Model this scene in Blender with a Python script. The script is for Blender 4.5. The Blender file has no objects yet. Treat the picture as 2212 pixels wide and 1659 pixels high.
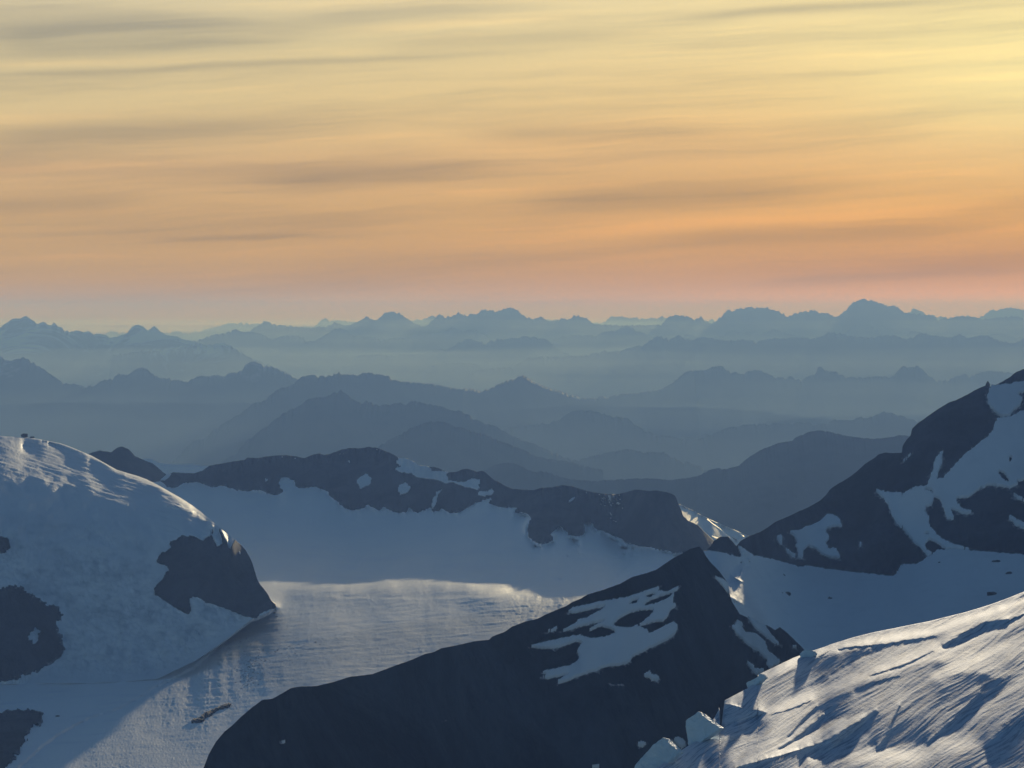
import bpy, bmesh, math, random
import numpy as np
from mathutils import Vector

# ------------------------------------------------------------------ camera, sky, sun, exposure
scene = bpy.context.scene
COL = scene.collection
CAM_Z = 2600.0
FP = 7870.0                      # focal length in picture units (2212 wide)
W0, H0 = 2212.0, 1659.0
HOR = 682.0                      # row of the level line
PITCH = math.atan((H0 / 2 - HOR) / FP)
SUN_AZ, SUN_EL = 8.6, 4.5        # degrees, right of the view and above the level line

cam_data = bpy.data.cameras.new('camera')
cam_data.sensor_width = 36.0
cam_data.lens = 36.0 * FP / W0
cam_data.clip_start = 1.0
cam_data.clip_end = 600000.0
cam = bpy.data.objects.new('camera', cam_data)
cam.location = (0, 0, CAM_Z)
cam.rotation_euler = (math.pi / 2 - PITCH, 0, 0)
COL.objects.link(cam)
scene.camera = cam

scene.view_settings.view_transform = 'Standard'
scene.view_settings.look = 'None'
scene.view_settings.exposure = 0.0
scene.view_settings.gamma = 1.0
scene.view_settings.use_curve_mapping = False
scene.cycles.max_bounces = 6
scene.cycles.diffuse_bounces = 3
scene.cycles.volume_bounces = 0
scene.cycles.use_denoising = True

sun_data = bpy.data.lights.new('sun', 'SUN')
sun_data.energy = 5.0
sun_data.angle = math.radians(0.5)
sun_data.color = (1.0, 0.89, 0.74)
sun = bpy.data.objects.new('sun', sun_data)
_a, _e = math.radians(SUN_AZ), math.radians(SUN_EL)
sun_dir = Vector((math.sin(_a) * math.cos(_e), math.cos(_a) * math.cos(_e), math.sin(_e)))
sun.rotation_euler = sun_dir.to_track_quat('Z', 'Y').to_euler()
sun.location = (0, 0, CAM_Z + 500)
COL.objects.link(sun)


def lin(c):
    return tuple(((v / 12.92) if v <= 0.04045 else ((v + 0.055) / 1.055) ** 2.4) for v in c)


class NT:
    """small helper for writing node graphs as expressions"""
    def __init__(self, tree):
        self.t = tree
        self.t.nodes.clear()

    def node(self, kind, **kw):
        n = self.t.nodes.new(kind)
        for k, v in kw.items():
            setattr(n, k, v)
        return n

    def put(self, sock, v):
        if hasattr(v, 'is_output'):
            self.t.links.new(v, sock)
        else:
            sock.default_value = v

    def m(self, op, a, b=None, c=None, clamp=False):
        n = self.node('ShaderNodeMath', operation=op, use_clamp=clamp)
        for i, v in enumerate((a, b, c)):
            if v is not None:
                self.put(n.inputs[i], v)
        return n.outputs[0]

    def smooth(self, v, a, b, o0=0.0, o1=1.0):
        n = self.node('ShaderNodeMapRange', interpolation_type='SMOOTHSTEP')
        self.put(n.inputs['Value'], v)
        n.inputs['From Min'].default_value = a
        n.inputs['From Max'].default_value = b
        n.inputs['To Min'].default_value = o0
        n.inputs['To Max'].default_value = o1
        return n.outputs[0]

    def ramp(self, v, stops, interp='LINEAR'):
        n = self.node('ShaderNodeValToRGB')
        cr = n.color_ramp
        cr.interpolation = interp
        while len(cr.elements) < len(stops):
            cr.elements.new(0.5)
        for e, (p, c) in zip(cr.elements, stops):
            e.position = p
            e.color = (*c, 1.0)
        self.put(n.inputs[0], v)
        return n.outputs[0]

    def mix(self, f, a, b, mode='MIX'):
        n = self.node('ShaderNodeMix', data_type='RGBA', blend_type=mode)
        self.put(n.inputs[0], f)
        for s, v in ((n.inputs[6], a), (n.inputs[7], b)):
            if isinstance(v, tuple) and len(v) == 3:
                v = (*v, 1.0)
            self.put(s, v)
        return n.outputs[2]

    def vec(self, x, y, z=0.0):
        n = self.node('ShaderNodeCombineXYZ')
        for i, v in enumerate((x, y, z)):
            self.put(n.inputs[i], v)
        return n.outputs[0]

    def noise(self, vec, scale, detail=2.0, rough=0.5, distort=0.0):
        n = self.node('ShaderNodeTexNoise')
        if vec is not None:
            self.put(n.inputs['Vector'], vec)
        n.inputs['Scale'].default_value = scale
        n.inputs['Detail'].default_value = detail
        n.inputs['Roughness'].default_value = rough
        n.inputs['Distortion'].default_value = distort
        return n.outputs[0]


world = bpy.data.worlds.new('World')
scene.world = world
world.use_nodes = True
w = NT(world.node_tree)
tc = w.node('ShaderNodeTexCoord')
sp = w.node('ShaderNodeSeparateXYZ')
w.put(sp.inputs[0], tc.outputs['Generated'])
az = w.m('MULTIPLY', w.m('ARCTAN2', sp.outputs[0], sp.outputs[1]), 57.29578)
el = w.m('MULTIPLY', w.m('ARCSINE', sp.outputs[2]), 57.29578)
# clear evening air
ns = w.node('ShaderNodeTexSky', sky_type='NISHITA')
ns.sun_disc = False
ns.sun_elevation = math.radians(SUN_EL)
ns.sun_rotation = math.radians(SUN_AZ)
ns.altitude = 2600
ns.air_density = 1.0
ns.dust_density = 0.6
ns.ozone_density = 3.0
NISHITA = 0.11
nis = w.mix(1.0, ns.outputs[0], (NISHITA * 1.12, NISHITA, NISHITA * 0.94), 'MULTIPLY')


def elp(py):                     # picture row -> degrees above the level line
    return math.degrees(math.atan((HOR - py) / FP))


def azp(px):
    return math.degrees(math.atan((px - W0 / 2) / FP))


# veil of high cloud lit by the low sun: two ramps over the elevation, blended over the azimuth
EL0, EL1 = -1.0, 24.0


def pos(py):
    return (elp(py) - EL0) / (EL1 - EL0)


def posd(d):
    return (d - EL0) / (EL1 - EL0)


elm = w.m('ADD', el, w.m('MULTIPLY', az, -0.018))
rv = w.m('DIVIDE', w.m('SUBTRACT', elm, EL0), EL1 - EL0, clamp=True)
AIR = (1.25e-5, 2.62e-5, 5.2e-5)     # what the haze further down takes away per metre, and gives back
AIRGLOW = (.25, .355, .42)


def seen(py, c):
    """sky colour that looks like c once the haze below the mountain tops lies in front of it"""
    path = min(64000.0, 212.0 / max(math.tan(math.radians(elp(py))), 1e-4))
    o = []
    for v, sg, gl in zip(lin(c), AIR, AIRGLOW):
        t = math.exp(-sg * path)
        o.append(min(1.1, max(0.04, (v - gl * (1 - t)) / t)))
    return (pos(py), tuple(o))


left = w.ramp(rv, [(0.0, (.75, .5, .25)), seen(676, (.70, .65, .58)), seen(655, (.72, .65, .57)), seen(625, (.73, .63, .55)), seen(590, (.745, .62, .53)),
                   seen(500, (.78, .64, .52)), seen(350, (.82, .682, .54)), seen(210, (.85, .757, .59)),
                   (pos(90), lin((.83, .765, .60))), (pos(-40), lin((.86, .80, .655))), (posd(9), lin((.72, .72, .67))),
                   (posd(16), lin((.50, .57, .64))), (1.0, lin((.38, .49, .62)))])
right = w.ramp(rv, [(0.0, (1.0, .65, .3)), seen(676, (.80, .67, .53)), seen(655, (.81, .65, .52)), seen(625, (.80, .63, .49)), seen(590, (.81, .62, .475)),
                    seen(500, (.87, .66, .495)), seen(350, (.91, .728, .53)), seen(210, (.95, .813, .59)),
                    (pos(90), lin((.98, .882, .64))), (pos(-40), lin((.97, .888, .67))), (posd(9), lin((.84, .80, .70))),
                    (posd(16), lin((.58, .62, .66))), (1.0, lin((.42, .52, .63)))])
lr = w.smooth(az, -8.0, 8.5)
veil = w.mix(lr, left, right)
# glow round the sun just outside the picture
dg = w.m('ADD', w.m('POWER', w.m('DIVIDE', w.m('SUBTRACT', az, SUN_AZ), 3.4), 2.0),
         w.m('POWER', w.m('DIVIDE', w.m('SUBTRACT', el, 3.95), 1.25), 2.0))
glow = w.m('EXPONENT', w.m('MULTIPLY', dg, -1.0))
veil = w.mix(w.m('MULTIPLY', glow, 0.8), veil, lin((1.0, .93, .66)))
# streaks
wob = w.noise(w.vec(w.m('MULTIPLY', az, 0.35), w.m('MULTIPLY', el, 1.2)), 1.0, 2.0)
tl = w.m('ADD', w.m('ADD', el, w.m('MULTIPLY', az, -0.055)), w.m('MULTIPLY', w.m('SUBTRACT', wob, 0.5), 0.25))
n1 = w.noise(w.vec(w.m('MULTIPLY', az, 0.10), w.m('MULTIPLY', tl, 1.9), 3.1), 1.0, 6.0, 0.58)
n2 = w.noise(w.vec(w.m('MULTIPLY', az, 0.22), w.m('MULTIPLY', tl, 5.0), 7.7), 1.0, 7.0, 0.66)
n3 = w.noise(w.vec(w.m('MULTIPLY', az, 9.0), w.m('MULTIPLY', el, 26.0), 1.7), 1.0, 3.0, 0.65)
dark = w.m('ADD', w.m('MULTIPLY', w.smooth(n1, 0.46, 0.66), 0.40), w.m('MULTIPLY', w.smooth(n2, 0.47, 0.74), 0.20))
lite = w.m('ADD', w.m('MULTIPLY', w.smooth(n1, 0.46, 0.30), 0.40), w.m('MULTIPLY', w.smooth(n2, 0.46, 0.28), 0.20))
STREAKS = [  # x0 y0 x1 y1 half thickness, depth (dark +, light -)
    (-80, 84, 600, 42, 15, .58), (-60, 122, 640, 82, 17, .58), (-40, 172, 1150, 112, 6, .50),
    (-90, 306, 720, 262, 20, .72), (560, 392, 1120, 372, 19, .42), (-60, 452, 340, 438, 17, .45),
    (1430, 38, 2160, 2, 8, .75), (1020, 294, 1560, 280, 17, .55), (1120, 446, 1820, 402, 26, .62),
    (1380, 528, 2230, 484, 15, .50), (1650, 608, 2230, 580, 10, .45), (330, 516, 800, 514, 5, .32),
    (620, 42, 1180, 12, 13, .5), (820, 98, 1480, 70, 13, .5),
    (1180, 506, 2300, 440, 13, -.55), (980, 320, 1750, 282, 14, -.45), (760, 66, 1250, 40, 8, -.55),
    (-50, 148, 520, 128, 7, -.35), (-50, 372, 420, 352, 8, -.30)]
sd, sl = dark, lite
for (x0, y0, x1, y1, th, dp) in STREAKS:
    a0, a1, e0, e1 = azp(x0), azp(x1), elp(y0), elp(y1)
    slope = (e1 - e0) / (a1 - a0)
    d = w.m('SUBTRACT', w.m('ADD', el, w.m('MULTIPLY', w.m('SUBTRACT', wob, 0.5), 0.16)),
            w.m('ADD', w.m('MULTIPLY', w.m('SUBTRACT', az, a0), slope), e0))
    g = w.m('EXPONENT', w.m('MULTIPLY', w.m('POWER', w.m('DIVIDE', d, 1.35 * th / 137.4), 2.0), -1.0))
    span = (a1 - a0)
    win = w.m('MULTIPLY', w.smooth(az, a0 - 0.15 * span, a0 + 0.25 * span), w.smooth(az, a1 + 0.2 * span, a1 - 0.4 * span))
    g = w.m('MULTIPLY', w.m('MULTIPLY', g, win), abs(dp) * 1.0)
    if dp > 0:
        sd = w.m('ADD', sd, g)
    else:
        sl = w.m('ADD', sl, g)
low = w.smooth(el, -0.1, 1.2, 0.45, 1.0)
sd = w.m('MULTIPLY', w.m('MINIMUM', sd, 1.0), low)
sl = w.m('MULTIPLY', w.m('MINIMUM', sl, 0.8), low)
veil = w.mix(sd, veil, w.mix(1.0, veil, (.58, .62, .75), 'MULTIPLY'))
veil = w.mix(sl, veil, w.mix(1.0, veil, (1.32, 1.22, 1.08), 'MULTIPLY'))
veil = w.mix(w.m('MULTIPLY', w.m('SUBTRACT', n3, 0.5), 0.16), veil, w.mix(1.0, veil, (1.35, 1.35, 1.35), 'MULTIPLY'))
wm = w.m('MULTIPLY', w.smooth(el, 22.0, 6.0), w.smooth(w.m('ABSOLUTE', w.m('SUBTRACT', az, SUN_AZ)), 75.0, 18.0))
sky = w.mix(wm, nis, veil)
bg = w.node('ShaderNodeBackground')
w.put(bg.inputs[0], sky)
bg.inputs[1].default_value = 1.0
wo = w.node('ShaderNodeOutputWorld')
w.t.links.new(bg.outputs[0], wo.inputs[0])
try:
    world.cycles.sampling_method = 'MANUAL'
    world.cycles.sample_map_resolution = 1024
except Exception:
    pass

# ------------------------------------------------------------------ numeric helpers
rng = np.random.default_rng(7)
_perm = rng.permutation(4096)
_grad = rng.uniform(0, 2 * np.pi, 4096)


def perlin(x, y, seed=0):
    x = np.asarray(x, float) + seed * 17.37
    y = np.asarray(y, float) + seed * 9.71
    xi, yi = np.floor(x).astype(int), np.floor(y).astype(int)
    xf, yf = x - xi, y - yi
    u, v = xf ** 3 * (xf * (xf * 6 - 15) + 10), yf ** 3 * (yf * (yf * 6 - 15) + 10)

    def g(ix, iy, dx, dy):
        a = _grad[(_perm[(ix) & 4095] + iy) & 4095]
        return np.cos(a) * dx + np.sin(a) * dy
    n00, n10 = g(xi, yi, xf, yf), g(xi + 1, yi, xf - 1, yf)
    n01, n11 = g(xi, yi + 1, xf, yf - 1), g(xi + 1, yi + 1, xf - 1, yf - 1)
    return ((n00 * (1 - u) + n10 * u) * (1 - v) + (n01 * (1 - u) + n11 * u) * v) * 1.5


def fbm(x, y, octv=4, seed=0, gain=0.5):
    s, a, t = 0.0, 1.0, 0.0
    for o in range(octv):
        s = s + a * perlin(x * 2 ** o, y * 2 ** o, seed + o)
        t += a
        a *= gain
    return s / t


def ridged(x, y, octv=4, seed=0):
    s, a, t = 0.0, 1.0, 0.0
    for o in range(octv):
        s = s + a * (1 - 2 * np.abs(perlin(x * 2 ** o, y * 2 ** o, seed + o)))
        t += a
        a *= 0.5
    return s / t


def sstep(a, b, x):
    t = np.clip((x - a) / (b - a), 0, 1)
    return t * t * (3 - 2 * t)


def pts(s, ox=0.0, oy=0.0, k=1.0):
    v = [float(t) for t in s.replace(',', ' ').split()]
    return [(ox + v[i] * k, oy + v[i + 1] * k) for i in range(0, len(v), 2)]


_cp, _sp = math.cos(PITCH), math.sin(PITCH)


def unproject(px, py, Y):
    """points seen at picture position (px, py) that lie at ground distance Y"""
    x = (px - W0 / 2) / FP
    y = (H0 / 2 - py) / FP
    fw = y * _sp + _cp
    return np.stack([x / fw * Y, Y + 0 * x, CAM_Z + (y * _cp - _sp) / fw * Y], -1)


def qrow(py):
    y = (H0 / 2 - py) / FP
    return -(y * _cp - _sp) / (y * _sp + _cp)


def inside(poly, X, Y):
    r = np.zeros(X.shape, bool)
    n = len(poly)
    for i in range(n):
        x0, y0 = poly[i]
        x1, y1 = poly[(i + 1) % n]
        if y0 == y1:
            continue
        c = ((y0 > Y) != (y1 > Y)) & (X < (x1 - x0) * (Y - y0) / (y1 - y0) + x0)
        r ^= c
    return r


def segdist(line, X, Y, closed=False):
    d = np.full(X.shape, 1e9)
    n = len(line)
    for i in range(n if closed else n - 1):
        x0, y0 = line[i]
        x1, y1 = line[(i + 1) % n]
        dx, dy = x1 - x0, y1 - y0
        t = np.clip(((X - x0) * dx + (Y - y0) * dy) / max(dx * dx + dy * dy, 1e-9), 0, 1)
        d = np.minimum(d, np.hypot(X - x0 - t * dx, Y - y0 - t * dy))
    return d


def area(poly, X, Y, soft=3.0, jitter=0.0, scale=8.0, seed=3):
    """soft 0..1 mask of a closed outline"""
    xs, ys = [p[0] for p in poly], [p[1] for p in poly]
    mgn = 3 * soft + 2 * jitter + 2
    sel = (X > min(xs) - mgn) & (X < max(xs) + mgn) & (Y > min(ys) - mgn) & (Y < max(ys) + mgn)
    out = np.zeros(X.shape)
    if not sel.any():
        return out
    x, y = X[sel], Y[sel]
    if jitter:
        x = x + jitter * fbm(X[sel] / scale, Y[sel] / scale, 5, seed, 0.65)
        y = y + jitter * fbm(X[sel] / scale, Y[sel] / scale, 5, seed + 11, 0.65)
    d = segdist(poly, x, y, True)
    d = np.where(inside(poly, x, y), d, -d)
    out[sel] = 1 / (1 + np.exp(-np.clip(d / max(soft, 1e-3) * 2.2, -30, 30)))
    return out


def stroke(line, X, Y, width, jitter=0.0, scale=12.0, seed=5, taper=True):
    xs, ys = [p[0] for p in line], [p[1] for p in line]
    mgn = 4 * width + 2 * jitter
    sel = (X > min(xs) - mgn) & (X < max(xs) + mgn) & (Y > min(ys) - mgn) & (Y < max(ys) + mgn)
    out = np.zeros(X.shape)
    if not sel.any():
        return out
    x, y = X[sel], Y[sel]
    if jitter:
        y = y + jitter * fbm(X[sel] / scale, Y[sel] / scale, 2, seed)
    d = segdist(line, x, y)
    wv = width
    if taper:
        f = np.clip((x - min(xs)) / max(max(xs) - min(xs), 1e-6), 0, 1)
        wv = width * (0.25 + 0.75 * np.sin(np.pi * np.clip(f * 0.9 + 0.05, 0, 1)) ** 0.6)
    out[sel] = np.exp(-(d / wv) ** 2)
    return out


# ------------------------------------------------------------------ mesh helpers
def link(o, parent=None):
    COL.objects.link(o)
    if parent is not None:
        o.parent = parent
    return o


def mesh_object(name, verts, faces, mat, parent=None, smooth=True):
    me = bpy.data.meshes.new(name)
    verts = np.asarray(verts, np.float32)
    faces = np.asarray(faces, np.int32)
    nf, k = faces.shape
    me.vertices.add(len(verts))
    me.vertices.foreach_set('co', verts.ravel())
    me.loops.add(nf * k)
    me.loops.foreach_set('vertex_index', faces.ravel())
    me.polygons.add(nf)
    me.polygons.foreach_set('loop_start', np.arange(0, nf * k, k, dtype=np.int32))
    me.polygons.foreach_set('loop_total', np.full(nf, k, np.int32))
    me.polygons.foreach_set('use_smooth', np.full(nf, smooth))
    me.update(calc_edges=True)
    me.validate()
    me.materials.append(mat)
    return link(bpy.data.objects.new(name, me), parent)


def tag(o, label, cat=None, kind=None, group=None):
    if label:
        o['label'] = label
    if cat:
        o['category'] = cat
    if kind:
        o['kind'] = kind
    if group:
        o['group'] = group
    return o


def grid_faces(ni, nj):
    i, j = np.meshgrid(np.arange(ni - 1), np.arange(nj - 1), indexing='ij')
    a = i * nj + j
    return np.stack([a, a + 1, a + nj + 1, a + nj], -1).reshape(-1, 4)


ITER = 12


class Land:
    """A landform: columns run along the crest line, rows run down its front; the steepness of the
    ground (rise over run, away from the camera) is given everywhere and summed up into real depth."""
    def __init__(self, crest, base, dx, rows, x0=None, x1=None, rough=0.8, rs=6.0, seed=1):
        x0 = crest[0][0] if x0 is None else x0
        x1 = crest[-1][0] if x1 is None else x1
        self.px = np.arange(x0, x1 + dx * 0.5, dx)
        cx, cy = zip(*crest)
        bx, by = zip(*base)
        self.T = np.interp(self.px, cx, cy) + rough * fbm(self.px / rs, self.px * 0 + seed, 3, seed)
        self.B = np.maximum(np.interp(self.px, bx, by), self.T + 3)
        self.ni, self.nj = len(self.px), rows
        t = np.linspace(0, 1, rows) ** 1.0
        self.PX = np.repeat(self.px[:, None], rows, 1)
        self.PY = self.T[:, None] + (self.B - self.T)[:, None] * t[None, :]
        self.Q = qrow(self.PY)
        self.K = np.full(self.PX.shape, 0.5)

    def solve(self, ydepth, at='crest', row=None, smooth=30, passes=0, lateral=0.3, wmin=0.05):
        """level the ground, then correct its steepness where sideways slopes spoiled the wanted tilt to the sun"""
        self.Lg, self.lateral, self.wmin = None, lateral, wmin
        K0 = self.K.copy()
        se, ce = sun_dir.z, sun_dir.y
        want = se - np.clip(K0, -0.2, 0.22) * ce
        for t in range(passes + 1):
            self.level(ydepth, at, row, smooth, ITER if t == 0 else ITER // 2)
            if t == passes:
                break
            P = self.P
            gi = np.gradient(P, axis=0)
            gj = np.gradient(P, axis=1)
            n = np.cross(gi, gj)
            n *= np.sign(n[..., 2:3] + 1e-12)
            S = (n @ np.array(sun_dir)) / np.maximum(np.abs(n[..., 2]), 1e-9)
            err = S - want
            err = np.where((K0 > 0.2) & (S < -0.05), 0.0, err)
            self.K = np.clip(self.K + 0.6 * np.clip(err, -0.12, 0.4), -0.05, 4.0)

    def level(self, ydepth, at, row, smooth, iters):
        """find the surface whose steepness is closest to self.K everywhere and that runs evenly from column to column"""
        dx = self.px[1] - self.px[0]
        y0, y1 = float(self.T.min()), float(self.B.max())
        ny = int((y1 - y0) / dx) + 2
        ys = y0 + np.arange(ny) * dx
        Qg = qrow(ys)
        K = np.empty((self.ni, ny))
        for i in range(self.ni):
            K[i] = np.interp(ys, self.PY[i], self.K[i])
        K = np.maximum(K, -0.72 * Qg[None])
        kq = np.maximum(K + Qg[None], 0.012)
        g = -dx / FP / kq                                        # wanted change of log depth per row
        wt = np.clip(kq, self.wmin, 1.0) ** 2
        wlat = np.clip(kq, self.wmin, 0.28) ** 2
        gm = 0.5 * (g[:, 1:] + g[:, :-1])
        wv = 0.5 * (wt[:, 1:] + wt[:, :-1])
        wl = self.lateral * 0.5 * (wlat[1:] + wlat[:-1])
        n, m = g.shape
        lam = (2 - 2 * np.cos(np.pi * np.arange(2 * n) / n))[:, None] * self.lateral + \
              (2 - 2 * np.cos(np.pi * np.arange(m + 1) / m))[None]
        lam[0, 0] = 1.0
        rs_ = 1.0 / np.sqrt(wt)

        def precond(r):
            r = r * rs_
            ext = np.concatenate([r, r[::-1]], 0)
            ext = np.concatenate([ext, ext[:, ::-1]], 1)
            F = np.fft.rfft2(ext) / lam
            F[0, 0] = 0
            return np.fft.irfft2(F, s=ext.shape)[:n, :m] * rs_

        def apply(L):
            o = np.zeros_like(L)
            f = wv * np.diff(L, axis=1)
            o[:, :-1] -= f
            o[:, 1:] += f
            f = wl * np.diff(L, axis=0)
            o[:-1] -= f
            o[1:] += f
            return o
        bvec = np.zeros_like(g)
        f = wv * gm
        bvec[:, :-1] -= f
        bvec[:, 1:] += f
        Lg = self.Lg if self.Lg is not None else np.cumsum(np.concatenate([np.zeros(1), gm.mean(0)]))[None].repeat(n, 0)
        r = bvec - apply(Lg)
        zv = precond(r)
        pv = zv.copy()
        rz = (r * zv).sum()
        for _ in range(iters):
            Ap = apply(pv)
            al = rz / (pv * Ap).sum()
            Lg = Lg + al * pv
            r = r - al * Ap
            zv = precond(r)
            rz2 = (r * zv).sum()
            pv = zv + (rz2 / rz) * pv
            rz = rz2
        self.Lg = Lg
        L = np.empty(self.PX.shape)
        for i in range(self.ni):
            L[i] = np.interp(self.PY[i], ys, Lg[i])
        if at == 'crest':
            ref = L[:, 0]
        elif at == 'base':
            ref = L[:, -1]
        else:
            ref = np.array([np.interp(r, self.PY[i], L[i]) for i, r in enumerate(row)])
        c = np.log(ydepth) - ref
        w = max(1, int(smooth / dx))
        for _ in range(2):
            c = np.convolve(np.pad(c, w, mode='edge'), np.ones(2 * w + 1) / (2 * w + 1), 'valid')
        self.Yd = np.exp(L + c[:, None])
        self.fin()

    def fin(self):
        self.P = unproject(self.PX, self.PY, self.Yd)

    def ripple(self, dz, edge=4):
        """small real waves in the surface; none right at the crest, so the outline stays"""
        w_ = np.clip((np.arange(self.nj) - 1) / edge, 0, 1)[None]
        self.P[..., 2] += dz * w_

    def depth(self, px, py):
        i = np.clip((px - self.px[0]) / (self.px[1] - self.px[0]), 0, self.ni - 1.001)
        a = int(i)
        f = i - a
        return (1 - f) * np.interp(py, self.PY[a], self.Yd[a]) + f * np.interp(py, self.PY[a + 1], self.Yd[a + 1])

    def point(self, px, py):
        return unproject(np.array(px, float), np.array(py, float), self.depth(px, py))

    def build(self, name, mat, back=((60, .5), (250, .6), (700, .7)), parent=None, bare=None, foot=(4.0, -150.0), flanks=(), flank_drop=0.3):
        crest = self.P[:, 0]
        away = crest[:, :2] / np.linalg.norm(crest[:, :2], axis=1)[:, None]
        rows = [crest + np.concatenate([away * d, np.full((self.ni, 1), -d * s)], 1) for d, s in back][::-1]
        V = np.concatenate([np.stack(rows, 1), self.P], 1)
        nb = len(rows)
        low = self.P[:, -1]
        fa = low[:, :2] / np.linalg.norm(low[:, :2], axis=1)[:, None]
        low = low + np.concatenate([fa * foot[0], np.full((self.ni, 1), foot[1])], 1)
        V = np.concatenate([V, low[:, None]], 1)
        nl = nr = 0
        for side in flanks:                                       # the ground goes on beyond the picture
            a_, b_ = (V[0], V[70]) if side == 'left' else (V[-1], V[-71])
            st = a_ - b_
            st = np.stack([np.convolve(np.pad(st[:, c], 20, mode='edge'), np.ones(41) / 41, 'valid') for c in range(3)], 1)
            more = np.stack([a_ + st * (m + 1) + np.array([0, 0, -1.0]) * (m + 1) ** 1.5 * flank_drop for m in range(10)])
            if side == 'left':
                V, nl = np.concatenate([more[::-1], V]), 10
            else:
                V, nr = np.concatenate([V, more]), 10
        o = mesh_object(name, V.reshape(-1, 3), grid_faces(len(V), self.nj + nb + 1), mat, parent)
        if bare is not None:
            bare = np.concatenate([np.repeat(bare[:1], nl, 0), bare, np.repeat(bare[-1:], nr, 0)])
            full = np.zeros((len(V), self.nj + nb + 1), np.float32)
            full[:, nb:-1] = bare
            full[:, -1] = bare[:, -1]
            full[:, :nb] = bare[:, :1]
            at = o.data.attributes.new('bare_ice', 'FLOAT', 'POINT')
            at.data.foreach_set('value', full.ravel())
        return o

    def overlay(self, name, mask, mat, lift, parent=None, bump=0.0, bs=5.0, seed=2, bare=None):
        """a crust lying on this landform where mask is true: its own top face and edge walls"""
        c = mask[:-1, :-1] & mask[1:, :-1] & mask[:-1, 1:] & mask[1:, 1:]
        if c.sum() < 2:
            return None
        ii, jj = np.nonzero(c)
        nj = self.nj
        quad = np.stack([ii * nj + jj, ii * nj + jj + 1, (ii + 1) * nj + jj + 1, (ii + 1) * nj + jj], -1)
        ids = np.unique(quad)
        remap = np.full(self.ni * nj, -1)
        remap[ids] = np.arange(len(ids))
        base = self.P.reshape(-1, 3)[ids]
        h = lift
        if bump:
            X, Y = self.PX.ravel()[ids], self.PY.ravel()[ids]
            h = lift + bump * np.maximum(0, 0.3 + fbm(X / bs, Y / bs, 4, seed))
        top = base + np.array([0, -0.5, 0.86]) * np.asarray(h).reshape(-1, 1)
        q = remap[quad]
        e = np.concatenate([q[:, [0, 1]], q[:, [1, 2]], q[:, [2, 3]], q[:, [3, 0]]])
        key = np.sort(e, 1)
        kk = key[:, 0] * len(ids) + key[:, 1]
        _, inv, cnt = np.unique(kk, return_inverse=True, return_counts=True)
        be = e[cnt[inv] == 1]
        bids = np.unique(be)
        rm2 = np.full(len(ids), -1)
        rm2[bids] = np.arange(len(bids)) + len(ids)
        low = base[bids] + np.array([0, 0.25, -0.5]) * lift
        wall = np.stack([be[:, 1], be[:, 0], rm2[be[:, 0]], rm2[be[:, 1]]], -1)
        o = mesh_object(name, np.concatenate([top, low]), np.concatenate([q, wall]), mat, parent)
        if bare is not None:
            v = bare.ravel()[ids]
            at = o.data.attributes.new('bare_ice', 'FLOAT', 'POINT')
            at.data.foreach_set('value', np.concatenate([v, v[bids]]).astype(np.float32))
        return o

    def mask(self, poly, jitter=2.0, scale=7.0, seed=4, holes=()):
        jitter *= 2.4
        m = area(poly, self.PX, self.PY, 0.5, jitter, scale, seed) > 0.5
        for h in holes:
            m &= ~(area(h, self.PX, self.PY, 0.5, jitter, scale, seed + 2) > 0.5)
        return m


# ------------------------------------------------------------------ materials
def material(name):
    mt = bpy.data.materials.new(name)
    mt.use_nodes = True
    n = NT(mt.node_tree)
    out = n.node('ShaderNodeOutputMaterial')
    return mt, n, out


def snow_material(name, base=(.80, .83, .87), rough=0.55, spec=0.35, dirt=0.12, bump=0.35, scale=0.25, stretch=(1, 1, 1), dist=1.0, ice=(.36, .43, .50, 1)):
    mt, n, out = material(name)
    g = n.node('ShaderNodeNewGeometry')
    mp = n.node('ShaderNodeMapping')
    n.put(mp.inputs[0], g.outputs['Position'])
    mp.inputs['Scale'].default_value = stretch
    a = n.noise(mp.outputs[0], scale * 0.06, 5.0, 0.6)
    b = n.noise(mp.outputs[0], scale, 5.0, 0.65)
    col = n.mix(n.m('MULTIPLY', n.smooth(a, 0.45, 0.75), dirt * 2.2), base, (base[0] * .72, base[1] * .74, base[2] * .78))
    col = n.mix(n.m('MULTIPLY', n.smooth(b, 0.5, 0.8), dirt), col, (base[0] * .6, base[1] * .64, base[2] * .68))
    at = n.node('ShaderNodeAttribute', attribute_name='bare_ice')
    col = n.mix(at.outputs['Fac'], col, ice)
    p = n.node('ShaderNodeBsdfPrincipled')
    n.put(p.inputs['Base Color'], col)
    p.inputs['Roughness'].default_value = rough
    p.inputs['Specular IOR Level'].default_value = spec
    bp = n.node('ShaderNodeBump')
    bp.inputs['Strength'].default_value = bump
    bp.inputs['Distance'].default_value = dist
    n.put(bp.inputs['Height'], b)
    n.put(p.inputs['Normal'], bp.outputs[0])
    n.t.links.new(p.outputs[0], out.inputs[0])
    return mt


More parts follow.
